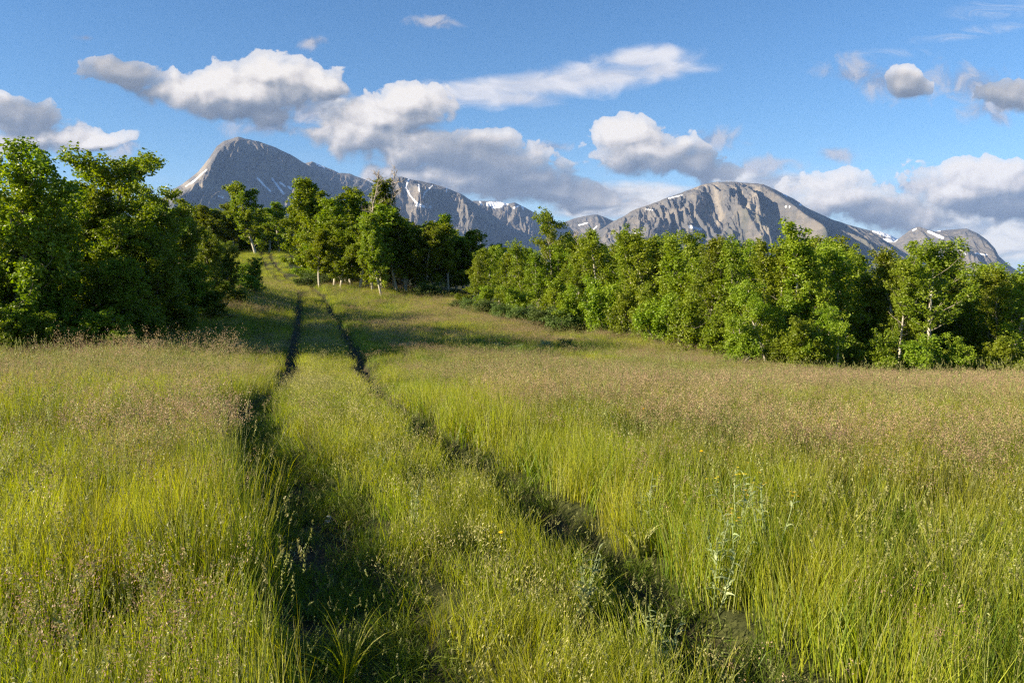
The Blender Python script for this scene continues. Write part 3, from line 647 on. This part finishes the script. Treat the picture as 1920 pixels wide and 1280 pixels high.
# --- middle grove
for px, d, top, lb, wd in [(628,61,395,'leafy aspen between the bright left crowns of the middle grove',1.2),(660,63,372,'aspen filling the grove below its thin bare twigs',1.2),(700,58.5,440,'low leafy aspen before the dead trees',1.0),(765,62,400,'aspen just right of the dead pair',1.1),(800,62,425,'dark aspen left of the forked pale top',1.1),(840,63,420,'dark aspen right of the forked pale top',1.1),(572,70,440,'low aspen at the very left tip of the middle grove',1.1),(578,71,385,'short aspen at the left edge of the middle grove',1.1),(596,68,352,'bright aspen second from the left in the middle grove',1.15),(612,66,336,'tall rounded aspen at the left of the middle grove',1.2),
        (648,65,345,'bright leafy aspen with thin bare twigs at the top',1.15),(600,60,430,'low bright aspen in front of the tall rounded one',1.1),(640,59.5,420,'front aspen with pale trunk left of the grove centre',1.1),
        (675,60,400,'front aspen with a crooked pale trunk in the grove centre',1.1),(716,56,410,'thin foremost aspen leaning right at the grove front',0.8),(718,64,338,'tall aspen between the two dead trees',1.1),
        (690,62,385,'aspen below the left dead tree',1.1),(745,61,420,'shaded aspen right of the foremost thin one',1.1),(780,63,415,'dark aspen in the right half of the middle grove',1.1),
        (820,64,402,'aspen with a forked pale top at the right of the grove',1.0),(855,65,430,'dark aspen near the right end of the middle grove',1.1),(888,66,450,'dark aspen before the last one at the right end of the middle grove',1.3),(920,66,458,'last aspen at the right end of the middle grove',1.3),
        (592,65,455,'low leafy aspen at the track side of the middle grove',1.0)]:
    plant_tree('far', px, d, top, lb, MG, wd*1.25)
for i in range(30):
    px = 585+(i*11.3) % 345; top = np.interp(px, [560, 620, 700, 760, 830, 900], [400, 370, 385, 418, 425, 462])
    plant_tree('far', px, 68+(i*5) % 17, float(top)+(i*7) % 18, 'slender aspen among the pale trunks behind the grove front', MG, 1.5)
for i, (px, d, top, lb) in enumerate([(690,61.5,318,'leafless dead tree left of its bare neighbour in the middle grove'),(738,63,308,'tallest leafless dead tree above the middle grove'),
        (752,64,330,'leafless dead tree at the right of the bare pair')]):
    plant_tree('dead', px, d, top, lb, 'dead trees in the middle grove')
# --- right hand wood
FRONT = [(900,49,478,'small aspen at the left tip of the right wood',.9),(935,47,465,'aspen near the left tip of the right wood',1.0),(975,46,450,'leafy aspen left of the tall open crowned tree',1.0),
 (1012,43,470,'lower bright aspen beneath the tall open crowned tree',1.0),(1075,42,440,'bright aspen just right of the tall open crowned tree',1.0),(1115,40,428,'aspen with a twin spired top left of the wood centre',1.05),
 (1155,39,420,'pointed aspen standing left of the cliff mountain foot',1.0),(1195,37,432,'aspen with an even bright crown in the wood centre',1.0),(1228,36,424,'pointed bright aspen in the wood centre',1.0),
 (1268,34,436,'aspen below the left cliffs of the broad mountain',1.0),(1310,33,430,'leafy aspen below the pale cliffs',1.0),(1345,31,440,'aspen with spiky top below the pale cliffs',.95),
 (1380,30,438,'aspen left of the big bright crowned tree',.95),(1430,29,448,'bright aspen at the left side of the biggest crown',1.0),(1590,29,452,'dark aspen right of the biggest crown',.95),
 (1620,30,478,'short dark aspen at the gap below the snowy notch',.9),(1685,28,462,'pointed aspen left of the bare limbed tree',.9),(1860,29,498,'bright aspen second from the right edge',.95),
 (1905,28,485,'bright aspen at the right edge of the photo',1.0),(1800,31,492,'dark aspen below the far right mountain',1.0)]
for px, d, top, lb, wd in FRONT: plant_tree('cone', px, d, top, lb, RG, wd*1.25)
plant_tree('bare', 1037, 47, 386, 'tall open crowned tree rising above the wood before the central mountains', RG, 1.15, 0)
plant_tree('cone', 1500, 28, 412, 'biggest bright crowned aspen before the cliff mountain', RG, 1.3, 1)
plant_tree('cone', 1468, 27.5, 436, 'aspen pressed to the left of the biggest crown', RG, 1.1, 2)
plant_tree('cone', 1545, 27.5, 440, 'aspen pressed to the right of the biggest crown', RG, 1.1, 3)
plant_tree('bare', 1745, 26.5, 442, 'aspen with long bare pale limbs showing under its crown', RG, 1.2, 1)
plant_tree('bare', 1690, 27.5, 470, 'aspen with a thin pale trunk left of the long limbed one', RG, 0.8, 0)
plant_tree('multi', 1560, 24.5, 568, 'small aspen with a white forked trunk at the wood edge', RG, 1.0, 0)
plant_tree('multi', 1395, 26, 560, 'small round aspen at the wood edge below the cliffs', RG, 1.0, 1)
plant_tree('multi', 1440, 27, 520, 'middle sized aspen behind the round one at the edge', RG, 1.0, 1)
plant_tree('dead', 1090, 44.5, 432, 'leafless grey snag right of the tall open crowned tree', 'dead trees in the right wood', 0.6)
k_ = 0
for row, (dd, up) in enumerate([(2.5, 0), (6, 8), (12, 14)]):
    for i in range(30):
        px = 905+i*36+row*13+((i*37) % 23)
        if px > 2010: continue
        dfront = np.interp(px, [880, 1000, 1200, 1400, 1500, 2000], [50, 44, 37, 29, 27, 27])
        top = np.interp(px, [880, 960, 1040, 1160, 1300, 1400, 1500, 1600, 1640, 1720, 1800, 2000], [470, 455, 445, 430, 442, 446, 430, 468, 496, 478, 500, 492])
        plant_tree('cone', px, float(dfront)+dd+(i*7 % 5), float(top)-2+(i*29 % 37)-(8 if i % 5 == 2 else 0), 'aspen in the %s row of the right wood, %s' % (('second', 'third', 'rearmost')[row], 'towards its left tip' if px < 1130 else 'below the cliff mountain' if px < 1480 else 'behind the biggest crown' if px < 1660 else 'near the right edge of the photo'), RG, 1.35)
# saplings at the edge
SAP = [(872,48,548,'bush','low sapling at the very left tip of the wood'),(905,45,535,'bush','leafy sapling near the left tip of the wood'),(950,44,520,'bush','sapling under the left aspens of the wood'),(990,41,535,'bush','round sapling below the tall open crowned tree'),
 (1030,39,520,'bush','bright sapling where the grass slope starts to fall'),(1075,37,530,'bush','bright sapling right of the snag foot'),(1120,36,515,'bush','tall sapling in the left half of the wood edge'),(1160,34,540,'bush','low sapling at the middle of the sloping edge'),
 (1205,33,530,'bush','round sapling on the sloping edge below the central spires'),(1250,31,545,'bush','sapling low on the sloping edge'),(1290,28.5,545,'bush','slim pointed sapling before the dark gap'),(1335,28,570,'bush','low sapling left of the round edge aspen'),
 (1375,25.5,612,'bush','smallest sapling at the end of the slope'),(1465,25,640,'bush','tiny sapling right of the dark gap in the edge'),(1500,24.5,600,'bush','leafy sapling left of the forked white trunk'),(1530,24.5,590,'bush','sapling with a pale stem touching the forked trunk'),
 (1605,25,640,'bush','low sapling in the gap right of the forked trunk'),(1648,24.5,615,'bush','narrow pointed sapling beside the pale trunk'),(1700,24.5,622,'bush','sapling with a pale stem below the long limbs'),(1738,24.5,650,'bush','low sapling right under the long limbed aspen'),
 (1790,24.5,630,'bush','wide sapling right of the long limbed aspen'),(1830,25,655,'bush','low sapling before the dark right gap'),(1872,24.5,628,'bush','twin topped sapling second from the right edge'),(1915,24.5,640,'bush','sapling cut by the right edge of the photo'),(1960,24.5,630,'bush','sapling just past the right edge of the photo')]
for px, d, top, k, lb in SAP: plant_tree(k, px, d, top, lb, SG, 1.15)
LOW = [(588,64,508,'leafy shrub at the left foot of the middle grove'),(615,63,514,'small shrub between the left trunks of the middle grove'),(655,66,512,'shaded shrub deep between the trunks left of centre'),(695,66,508,'shaded shrub deep between the trunks in the grove centre'),(735,66,512,'shaded shrub deep between the trunks right of centre'),(860,47,562,'yellow green shrub at the tip of the wood by the grass'),(885,46,556,'yellow green shrub second from the tip of the wood'),(915,43.5,558,'low shrub in a row before the left saplings'),(945,42,566,'low shrub under the leafy left aspens'),
       (980,40,570,'low shrub in the row below the tall open crowned tree'),(1020,38,572,'spreading shrub where the slope begins'),(1060,36.5,580,'low shrub right of the spreading one'),
       (810,60,528,'dark shrub under the right half of the middle grove'),(860,62,540,'dark shrub at the right foot of the middle grove')]
for px, d, top, lb in LOW: plant_tree('low', px, d, top, lb, 'low shrubs along the tree edges', 1.4 if d < 55 else 2.0)
for px, d, top, lb in [(935,27,642,'dark green shrub left of the silvery ones in the hollow'),(965,26.5,644,'silvery shrub left of two in the grassy hollow'),(1025,28,636,'silvery shrub right of two in the grassy hollow'),(1060,29,634,'small grey green shrub at the upper end of the hollow')]:
    plant_tree('sagebush' if 'silver' in lb else 'low', px, d, top, lb, 'shrubs in the grassy hollow', 1.0)

# ------------------------------------------------------------------ grass
def ribbon(rng, V, Fq, MI, p0, d, L, w0, droop, seg, mi):
    """one tapering blade"""
    p = np.array(p0, float); d = np.array(d, float); d /= np.linalg.norm(d)
    side = np.cross(d, rng.normal(size=3)); side[2] *= 0.2; side /= np.linalg.norm(side)+1e-9
    b = len(V)
    hd = np.array([d[0], d[1], 0]); nh_ = np.linalg.norm(hd); hd = hd/nh_ if nh_ > 1e-3 else np.array([1, 0, 0.])
    for i in range(seg+1):
        f = i/seg; ww = w0*(1-f**1.6)*0.5+0.0003
        V.append(p-side*ww); V.append(p+side*ww)
        d = d + (hd*0.8 - np.array([0, 0, 1.0]))*droop*f/seg*2; d /= np.linalg.norm(d)
        p = p + d*L/seg
    for i in range(seg):
        Fq.append((b+2*i, b+2*i+1, b+2*i+3, b+2*i+2)); MI.append(mi)
    return p, d
def bits(rng, V, Fq, MI, c, sz, mi):
    n = rng.normal(size=3); n /= np.linalg.norm(n); t = np.cross(n, rng.normal(size=3)); t /= np.linalg.norm(t); t[2] += 0.4; b_ = np.cross(n, t)
    b = len(V)
    V.extend([c-t*sz, c+b_*sz*0.45, c+t*sz, c-b_*sz*0.45]); Fq.append((b, b+1, b+2, b+3)); MI.append(mi)

def clump(name, seed, nbl, rad_, h, w, droop, lean, kinds, mats, stalks=0, head='panicle', hh=1.0, wide_seg=3, headmat=1):
    rng = np.random.default_rng(seed); V = []; Fq = []; MI = []
    for i in range(nbl):
        a = rng.uniform(0, 6.28); r = rad_*math.sqrt(rng.uniform()); L = h*rng.uniform(0.55, 1.1)
        az = rng.uniform(0, 6.28); l = abs(rng.normal())*lean
        ribbon(rng, V, Fq, MI, (r*math.cos(a), r*math.sin(a), -0.02), (l*math.cos(az)+0.05, l*math.sin(az), 1), L, w*rng.uniform(0.6, 1.3), droop*rng.uniform(0.2, 1.5), wide_seg, int(rng.choice(kinds)))
    for i in range(stalks):
        a = rng.uniform(0, 6.28); r = rad_*math.sqrt(rng.uniform()); L = h*hh*rng.uniform(0.8, 1.15); az = rng.uniform(0, 6.28); l = abs(rng.normal())*0.12
        p, d = ribbon(rng, V, Fq, MI, (r*math.cos(a), r*math.sin(a), -0.02), (l*math.cos(az)+.05, l*math.sin(az), 1), L, 0.0026, 0.15, 3, 0)
        if head == 'panicle':
            HL = rng.uniform(0.10, 0.17)
            for k in range(34):
                f = rng.uniform(0, 1); rw = 0.042*(1-f)**0.7+0.004
                o = rng.normal(size=3)*rw*0.6; o[2] *= 0.4
                bits(rng, V, Fq, MI, p - d*HL*(1-f)*0.9 + d*0.02 + o, 0.0050, headmat)
        elif head == 'brome':
            for k in range(15):
                f = rng.uniform(0, 1); o = rng.normal(size=3)*0.02; o[2] -= 0.02; 
                c = p - d*0.14*(1-f) + o; b = len(V); s = 0.0095
                dr = np.array([rng.normal()*.5+.4, rng.normal()*.5, -1.0]); dr /= np.linalg.norm(dr); sd = np.cross(dr, rng.normal(size=3)); sd /= np.linalg.norm(sd)
                V.extend([c, c+dr*s+sd*0.003, c+dr*2*s, c+dr*s-sd*0.003]); Fq.append((b, b+1, b+2, b+3)); MI.append(headmat)
        elif head == 'spike':
            HL = rng.uniform(0.05, 0.09)
            for k in range(22):
                th = rng.uniform(0, 6.28); f = rng.uniform(0, 1); o = np.array([math.cos(th), math.sin(th), 0])*0.004*(1-0.5*f)
                bits(rng, V, Fq, MI, p + d*HL*f + o, 0.0055, headmat)
    return mesh_np(name, np.array(V), np.array(Fq), mats, False, MI)

def source(name, meshes):
    c = bpy.data.collections.new(name)
    for i, me in enumerate(meshes):
        o = bpy.data.objects.new(name + '_clump', me); c.objects.link(o)
    return c
gn_cache = {}
def gn_tree(coll):
    ng = bpy.data.node_groups.new('scatter_' + coll.name, 'GeometryNodeTree')
    ng.interface.new_socket('Geometry', in_out='INPUT', socket_type='NodeSocketGeometry')
    ng.interface.new_socket('Geometry', in_out='OUTPUT', socket_type='NodeSocketGeometry')
    L = ng.links; gi = ng.nodes.new('NodeGroupInput'); go_ = ng.nodes.new('NodeGroupOutput')
    ci = ng.nodes.new('GeometryNodeCollectionInfo'); ci.inputs['Collection'].default_value = coll
    ci.inputs['Separate Children'].default_value = True; ci.inputs['Reset Children'].default_value = True
    ip = ng.nodes.new('GeometryNodeInstanceOnPoints'); ip.inputs['Pick Instance'].default_value = True
    def na_(n, t):
        q = ng.nodes.new('GeometryNodeInputNamedAttribute'); q.data_type = t; q.inputs[0].default_value = n
        return q.outputs[0]
    L.new(gi.outputs[0], ip.inputs['Points']); L.new(ci.outputs[0], ip.inputs['Instance'])
    L.new(na_('idx', 'INT'), ip.inputs['Instance Index'])
    L.new(na_('rot', 'FLOAT_VECTOR'), ip.inputs['Rotation']); L.new(na_('scl', 'FLOAT_VECTOR'), ip.inputs['Scale'])
    L.new(ip.outputs[0], go_.inputs[0])
    return ng
def scatter(name, label, coll, pts, scl, rng, tilt=0.12, wide=None):
    n = len(pts); me = bpy.data.meshes.new(name); me.vertices.add(n); me.vertices.foreach_set('co', np.asarray(pts, np.float32).ravel())
    k = len(coll.objects)
    a = me.attributes.new('idx', 'INT', 'POINT'); a.data.foreach_set('value', rng.integers(0, k, n).astype(np.int32))
    rot = np.stack([rng.normal(size=n)*tilt, rng.normal(size=n)*tilt+0.04, rng.uniform(0, 6.28, n)], 1)
    a = me.attributes.new('rot', 'FLOAT_VECTOR', 'POINT'); a.data.foreach_set('vector', rot.astype(np.float32).ravel())
    wd = scl if wide is None else wide
    a = me.attributes.new('scl', 'FLOAT_VECTOR', 'POINT'); a.data.foreach_set('vector', np.stack([wd, wd, scl], 1).astype(np.float32).ravel())
    o = link(name, me); tag(o, label, 'grass', kind='stuff')
    md = o.modifiers.new('scatter', 'NODES'); md.node_group = gn_tree(coll)
    print(name, n)
    return o

S_green = source('green_source', [clump('green_clump', 10+i, 62, 0.17, 0.50, 0.0046, 0.38, 0.12, [0, 0, 0, 1], [m_grass, m_spike], 5, 'spike', 1.12) for i in range(5)])
S_deep = source('deep_source', [clump('deep_clump', 30+i, 40, 0.17, 0.50, 0.0075, 0.7, 0.22, [0], [m_grass2, m_spike], 1, 'spike', 1.1) for i in range(3)])
S_pan = source('panicle_source', [clump('panicle_clump', 50+i, 4, 0.20, 0.42, 0.004, 0.4, 0.14, [0], [m_spike, m_seed], 13, 'panicle', 1.45) for i in range(4)])
S_pale = source('pale_source', [clump('pale_clump', 70+i, 36, 0.15, 0.26, 0.0040, 0.9, 0.36, [0, 0, 1], [m_grass, m_straw], 8, 'brome', 1.25) for i in range(4)])
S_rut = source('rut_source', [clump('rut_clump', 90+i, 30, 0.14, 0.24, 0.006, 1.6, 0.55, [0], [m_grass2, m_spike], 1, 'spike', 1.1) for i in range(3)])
S_tuft = source('tuft_source', [clump('tuft_clump', 110+i, 30, 0.16, 0.55, 0.006, 1.2, 0.4, [0, 0], [m_straw, m_seed], 22, 'brome', 1.35) for i in range(2)])

grng = np.random.default_rng(5)
def cand(r0, r1, dens, amax=R(41)):
    area = amax*(r1*r1-r0*r0); n = int(area*dens)
    r = np.sqrt(grng.uniform(r0*r0, r1*r1, n)); a = grng.uniform(-amax, amax, n)
    return r*np.sin(a), r*np.cos(a)
def bands(spec):
    xs, ys, ss = [], [], []
    for r0, r1, dn, sc in spec:
        x, y = cand(r0, r1, dn); xs.append(x); ys.append(y); ss.append(np.full(len(x), sc))
    return np.concatenate(xs), np.concatenate(ys), np.concatenate(ss)
def hollow(x, y): return 0.4*np.exp(-((pxd(x, y)-1010)/170)**2-((y-27)/4)**2) + 0.25*np.exp(-((pxd(x, y)-820)/120)**2-((y-24)/3)**2)  # paints the shade of a dip: darker grass replaces bright blades and seed heads
def infield(x, y):
    """open meadow: not inside the woods"""
    px = 960+F*x/np.maximum(y, .1)
    edge = np.interp(px, [-300, 100, 300, 400, 425, 440, 538, 545, 700, 870, 880, 1000, 1200, 1400, 1500, 2300], [26, 27, 30, 40, 48, 134, 134, 82, 72, 66, 53, 46, 39, 31, 28, 28])
    return y < edge
def pxd(x, y): return 960+F*x/np.maximum(y, .1)
def zone_strip(x, y):
    a, b = rut_d(x, y); return (a > 0.15) & (b < -0.02) & (y < 130)
# density of brown seed heads over the meadow
def brown(x, y):
    n = fbm(x*0.45, y*0.45, 3, 61)
    a, b = rut_d(x, y)
    right = np.clip((y-4.6)/3.5, 0, 1)*np.clip((b-.2)/1.6, 0, 1)
    left = np.clip(-a/0.2, 0, 1)*np.where(y < 9.5, 0.10+1.5*np.exp(-((y-6.0)/1.6)**2-((a+0.7)/1.1)**2), 0.5)
    return np.where(b > 0, right*1.15, np.where(y > 22, 0.7, left)) * np.clip((n-0.36)*4.0, 0.10, 1.2) * np.clip(1-3.2*hollow(x, y), 0, 1) + 0.03

def put(name, label, coll, spec, keep, hfun, tilt=0.12):
    x, y, s = bands(spec); k = keep(x, y) & infield(x, y); x, y, s = x[k], y[k], s[k]
    z = ground_z(x, y); h = hfun(x, y)*grng.uniform(0.8, 1.2, len(x))
    scatter(name, label, coll, np.stack([x, y, z], 1), h*(0.93+0.07*s), grng, tilt, s*grng.uniform(0.85, 1.15, len(x)))
NEAR = [(1.2, 7, 38, 1.0), (7, 13, 32, 1.05), (13, 24, 16, 1.35), (24, 45, 12, 1.4), (45, 85, 5.0, 1.9), (85, 135, 2.6, 2.6)]
def rutok(x, y, lim=0.02):
    a, b = rut_mask(x, y); c, d = rut_d(x, y); g = np.interp(y, [0, 6, 8, 14, 40, 130], [0, 0, 0.22, 0.30, 0.32, 0.4])
    return (np.maximum(a, b) < lim) & (np.minimum(np.abs(c), np.abs(d)) > g)
def hmain(x, y):
    n = fbm(x*0.6, y*0.6, 3, 71)
    a, b = rut_d(x, y)
    h = 0.72+0.42*n
    h = h*np.where(a < 0, 1.1, np.clip(0.76+0.35*np.minimum(np.abs(a), np.abs(b)), 0.7, 1))
    h = h*(0.72+0.56*fbm(x*1.7, y*1.7, 2, 72))
    return h*np.interp(y, [0, 6, 10, 14, 20, 30], [1, .95, .78, .66, .52, .75])
put('meadow_grass', 'yellow green meadow grass covering both sides of the track', S_green, NEAR,
    lambda x, y: rutok(x, y) & ~zone_strip(x, y) & (fbm(x*0.5, y*0.5, 3, 81)-hollow(x, y)+grng.uniform(-.2, .2, len(x)) > 0.32), hmain, 0.08)
put('deep_green_grass', 'darker green broad bladed grass patches among the meadow, also standing in for shade in the hollow', S_deep, [(a, b, c*0.5, d) for a, b, c, d in NEAR],
    lambda x, y: rutok(x, y) & ~zone_strip(x, y) & (fbm(x*0.5, y*0.5, 3, 81)-hollow(x, y)+grng.uniform(-.15, .15, len(x)) < 0.55), hmain, 0.12)  # hollow term packs in dark blades as painted shade
put('strip_grass', 'shorter green grass on the strip between the wheel ruts', S_green, [(a, b, c*0.9, d) for a, b, c, d in NEAR],
    lambda x, y: rutok(x, y, 0.12) & zone_strip(x, y), lambda x, y: (0.42+0.28*fbm(x*1.5, y*1.5, 2, 3))*np.interp(y, [6, 9, 16, 22], [1, .6, .6, .9]), 0.12)
put('pale_brome_grass', 'pale straw coloured nodding grass beside the wheel ruts', S_pale, [(1.2, 7, 13, 1.0), (7, 14, 12, 1.05), (14, 30, 5, 1.5)],
    lambda x, y: rutok(x, y, 0.5) & ((np.abs(rut_d(x, y)[0]-0.62) < 0.33) | ((zone_strip(x, y)) & (fbm(x*0.8, y*0.8, 2, 91) > 0.55)) | ((np.abs(rut_d(x, y)[1]-0.36) < 0.14) & (grng.uniform(0, 1, len(x)) < 0.35))),
    lambda x, y: 0.85+0*x, 0.2)
put('seed_head_grass', 'brown airy seed heads floating over the meadow grass', S_pan, [(1.2, 7, 32, 1.0), (7, 13, 42, 1.0), (13, 24, 24, 1.3), (24, 45, 20, 1.5), (45, 80, 6, 2.0)],
    lambda x, y: rutok(x, y) & (grng.uniform(0, 1, len(x)) < brown(x, y)), lambda x, y: np.where(zone_strip(x, y), 0.55, 0.82)*np.interp(y, [0, 6, 10, 14, 20, 30], [1, .97, .78, .66, .52, .6]), 0.08)
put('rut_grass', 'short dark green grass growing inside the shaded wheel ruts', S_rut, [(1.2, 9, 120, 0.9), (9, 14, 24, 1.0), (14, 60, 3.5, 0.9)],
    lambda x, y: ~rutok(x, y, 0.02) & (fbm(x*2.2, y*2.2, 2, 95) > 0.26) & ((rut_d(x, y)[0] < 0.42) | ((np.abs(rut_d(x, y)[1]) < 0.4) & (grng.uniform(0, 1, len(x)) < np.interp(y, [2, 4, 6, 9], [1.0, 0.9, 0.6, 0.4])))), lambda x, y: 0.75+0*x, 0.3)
S_lit = source('litter_source', [clump('litter_clump', 130+i, 16, 0.16, 0.16, 0.004, 0.6, 6.0, [0, 1], [m_straw, m_seed], 0, wide_seg=2) for i in range(3)])
put('dead_grass_litter', 'flattened dead straw lying on the soil of the wheel ruts', S_lit, [(1.2, 10, 60, 1.0)],
    lambda x, y: ~rutok(x, y, 0.3) & (grng.uniform(0, 1, len(x)) < 0.55), lambda x, y: 0.6+0*x, 0.1)
# tan tuft on the left crest
tx = []; 
for px, d, n, sx in [(255, 12.5, 22, 0.55), (320, 12.5, 6, 0.4), (400, 11.5, 6, 0.5), (150, 12.5, 4, 0.5)]:
    for i in range(n): tx.append(((px-960)/F*d+grng.normal()*sx, d+grng.normal()*0.5))
tx = np.array(tx); z = ground_z(tx[:, 0], tx[:, 1])
scatter('tan_tuft_grass', 'tall tan grass tuft on the crest before the left grove', S_tuft, np.stack([tx[:, 0], tx[:, 1], z], 1), grng.uniform(0.75, 1.1, len(tx)), grng, 0.15)

# ------------------------------------------------------------------ single plants
def herb(seed, H, n_leaf, lsize, flowers, stems=4):
    rng = np.random.default_rng(seed); T = Tubes(); V = []; Fq = []; MI = []; PV = []; PF = []; PM = []
    for s_ in range(stems):
        az = rng.uniform(0, 6.28); l = rng.uniform(0.05, 0.35)
        st_ = bend(rng, (0.02*math.cos(az), 0.02*math.sin(az), -0.02), (l*math.cos(az), l*math.sin(az), 1), H*rng.uniform(0.75, 1.1), 7, 0.06, 0.03)
        T.add(st_, np.linspace(0.005, 0.002, 8), 5)
        for i in range(n_leaf):
            f = rng.uniform(0.12, 1.0); k = min(6.99, f*7); p = st_[int(k)]+(st_[int(k)+1]-st_[int(k)])*(k-int(k))
            a = i*2.4+rng.uniform(-.4, .4); e = R(rng.uniform(15, 60))
            L = lsize*(1.15-0.6*f)*rng.uniform(.7, 1.2)
            ribbon(rng, V, Fq, MI, p, (math.cos(a)*math.cos(e), math.sin(a)*math.cos(e), math.sin(e)), L, L*0.24, 1.4, 4, 0)
        if s_ < flowers:
            for q in range(4):
                c = st_[-1]+rng.normal(size=3)*0.022+np.array([0, 0, 0.012])
                for j in range(9):
                    a = j*6.283/9; b = len(PV); dr = np.array([math.cos(a), math.sin(a), 0.25]); sd = np.array([-math.sin(a), math.cos(a), 0]); s = 0.012
                    PV.extend([c, c+dr*s*.6+sd*s*.25, c+dr*s, c+dr*s*.6-sd*s*.25]); PF.append((b, b+1, b+2, b+3))
    return T.mesh('stems', m_sage), mesh_np('leaves', np.array(V), np.array(Fq), [m_sage]), (mesh_np('flowers', np.array(PV), np.array(PF), [m_petal]) if PV else None)
HERB = [herb(1, 0.55, 16, 0.11, 0), herb(2, 0.62, 16, 0.11, 3), herb(3, 0.5, 14, 0.10, 1, 3)]
def place_herb(v, px, d, label, s=1.0, rot=0.0):
    x = (px-960)/F*d; r = bpy.data.objects.new('silver_leaf_plant', None); C.objects.link(r); r.location = (x, d, float(ground_z(x, d)[0])); r.scale = (s, s, s); r.rotation_euler = (0, 0, rot)
    tag(r, label, 'plant', 'silvery plants in the meadow')
    for nm, me in zip(('stems', 'leaves', 'flowers'), HERB[v]):
        if me: link(nm, me, r)
place_herb(0, 1335, 4.7, 'tall silvery plant at the left of the large silver cluster', .82, 0)
place_herb(0, 1355, 4.3, 'silvery plant low at the front of the large silver cluster', 0.95, 2)
place_herb(1, 1405, 4.8, 'silvery plant with yellow flowers at the middle of the cluster', .95, 1)
place_herb(1, 1455, 4.7, 'silvery plant with yellow flowers at the right of the cluster', .92, 3)
place_herb(2, 1385, 4.4, 'short silvery plant between the two yellow flowered ones', 1.0, 4)
place_herb(2, 1215, 5.4, 'small silvery plant right of the right rut, above the cluster', 0.9, 5)
place_herb(0, 1098, 4.15, 'silvery plant on the strip left of the right rut', 0.75, 1.5)
place_herb(0, 1250, 3.7, 'silvery plant leaning over the right rut near the bottom', 0.6, 3.5)
place_herb(2, 700, 6.2, 'tiny silvery plant on the strip beside the left rut', 0.6, 0.7)
place_herb(0, 770, 5.2, 'thin silvery plant on the strip between the ruts', 0.6, 2.2)
# broad leaved rosette
def rosette(name, px, d, label, H, n, mt, w=0.3):
    rng = np.random.default_rng(int(px)); V = []; Fq = []; MI = []
    for i in range(n):
        a = i*2.4; e = R(rng.uniform(50, 82)); ribbon(rng, V, Fq, MI, (0, 0, 0), (math.cos(a)*math.cos(e), math.sin(a)*math.cos(e), math.sin(e)), H*rng.uniform(.7, 1.1), H*w*0.4, 0.8, 6, 0)
    o = link(name, mesh_np(name, np.array(V), np.array(Fq), [mt])); x = (px-960)/F*d; o.location = (x, d, float(ground_z(x, d)[0])); tag(o, label, 'plant')
rosette('broad_leaf_plant', 1205, 5.05, 'pale broad leaved plant at the edge of the right rut', 0.34, 12, m_spike, 0.3)
rosette('grass_tussock', 640, 3.6, 'bright green grass tussock standing in the left rut', 0.42, 26, m_grass, 0.06)
rosette('grass_tussock', 525, 6.2, 'upright yellow green grass tussock in the shaded left rut', 0.5, 20, m_grass, 0.05)
rosette('grass_tussock', 672, 10.3, 'pointed green grass tussock on the crest of the strip', 0.6, 24, m_grass, 0.04)
def flower(name, px, d, h, label):
    x = (px-960)/F*d; z = float(ground_z(x, d)[0]); rng = np.random.default_rng(int(px))
    r = bpy.data.objects.new(name, None); C.objects.link(r); r.location = (x, d, z); tag(r, label, 'flower', 'yellow flowers in the meadow' if 'yellow' in label else None)
    T = Tubes(); st_ = bend(rng, (0, 0, 0), (0.05, 0, 1), h, 6, 0.04); T.add(st_, np.full(7, 0.002), 4); link('stem', T.mesh('stem', m_spike), r)
    V = []; Fq = []; c = st_[-1]
    if name == 'dandelion_clock':
        for i in range(160):
            dr = rng.normal(size=3); dr /= np.linalg.norm(dr); sd = np.cross(dr, (0.3, .5, .8)); b = len(V); p = c+dr*0.022
            V.extend([p, p+sd*0.004, p+dr*0.005, p-sd*0.004]); Fq.append((b, b+1, b+2, b+3))
        link('seed_ball', mesh_np('seed_ball', np.array(V), np.array(Fq), [m_fluff]), r)
    else:
        for ly in range(3):
            for j in range(13):
                a = j*6.283/13+ly*.25; e = 0.1+0.4*ly; dr = np.array([math.cos(a)*math.cos(e), math.sin(a)*math.cos(e)-.2, math.sin(e)]); sd = np.array([-math.sin(a), math.cos(a), 0]); s = 0.017-0.003*ly; b = len(V)
                V.extend([c, c+dr*s*.6+sd*s*.2, c+dr*s, c+dr*s*.6-sd*s*.2]); Fq.append((b, b+1, b+2, b+3))
        link('petals', mesh_np('petals', np.array(V), np.array(Fq), [m_petal]), r)
flower('dandelion_clock', 605, 5.3, 0.18, 'white fluffy dandelion seed ball in the left rut')
flower('yellow_flower', 925, 4.2, 0.40, 'single yellow flower on the strip between the ruts')
flower('yellow_flower', 1300, 5.2, 0.66, 'yellow flower left of the silver cluster')
flower('yellow_flower', 1195, 6.6, 0.62, 'small yellow flower far up in the right meadow')

# ------------------------------------------------------------------ haze (the air between here and the mountains)
HAZE = True
if HAZE:
    bx = 11500; z0, z1 = -640, 1560
    V = [(x, y, z) for z in (z0, z1) for y in (-bx, bx) for x in (-bx, bx)]
    Fq = [(0, 2, 3, 1), (4, 5, 7, 6), (0, 1, 5, 4), (2, 6, 7, 3), (0, 4, 6, 2), (1, 3, 7, 5)]
    m_h, G = mat('haze'); pv = G.n('ShaderNodeVolumePrincipled', {'Color': (0.36, 0.56, 1.0, 1), 'Density': 2.5e-5, 'Anisotropy': 0.0})
    G.n('ShaderNodeOutputMaterial', {'Volume': pv.outputs[0]})
    tag(link('haze', mesh_np('haze', V, Fq, [m_h])), 'thin blue haze over the valley and mountains', 'haze', kind='stuff')
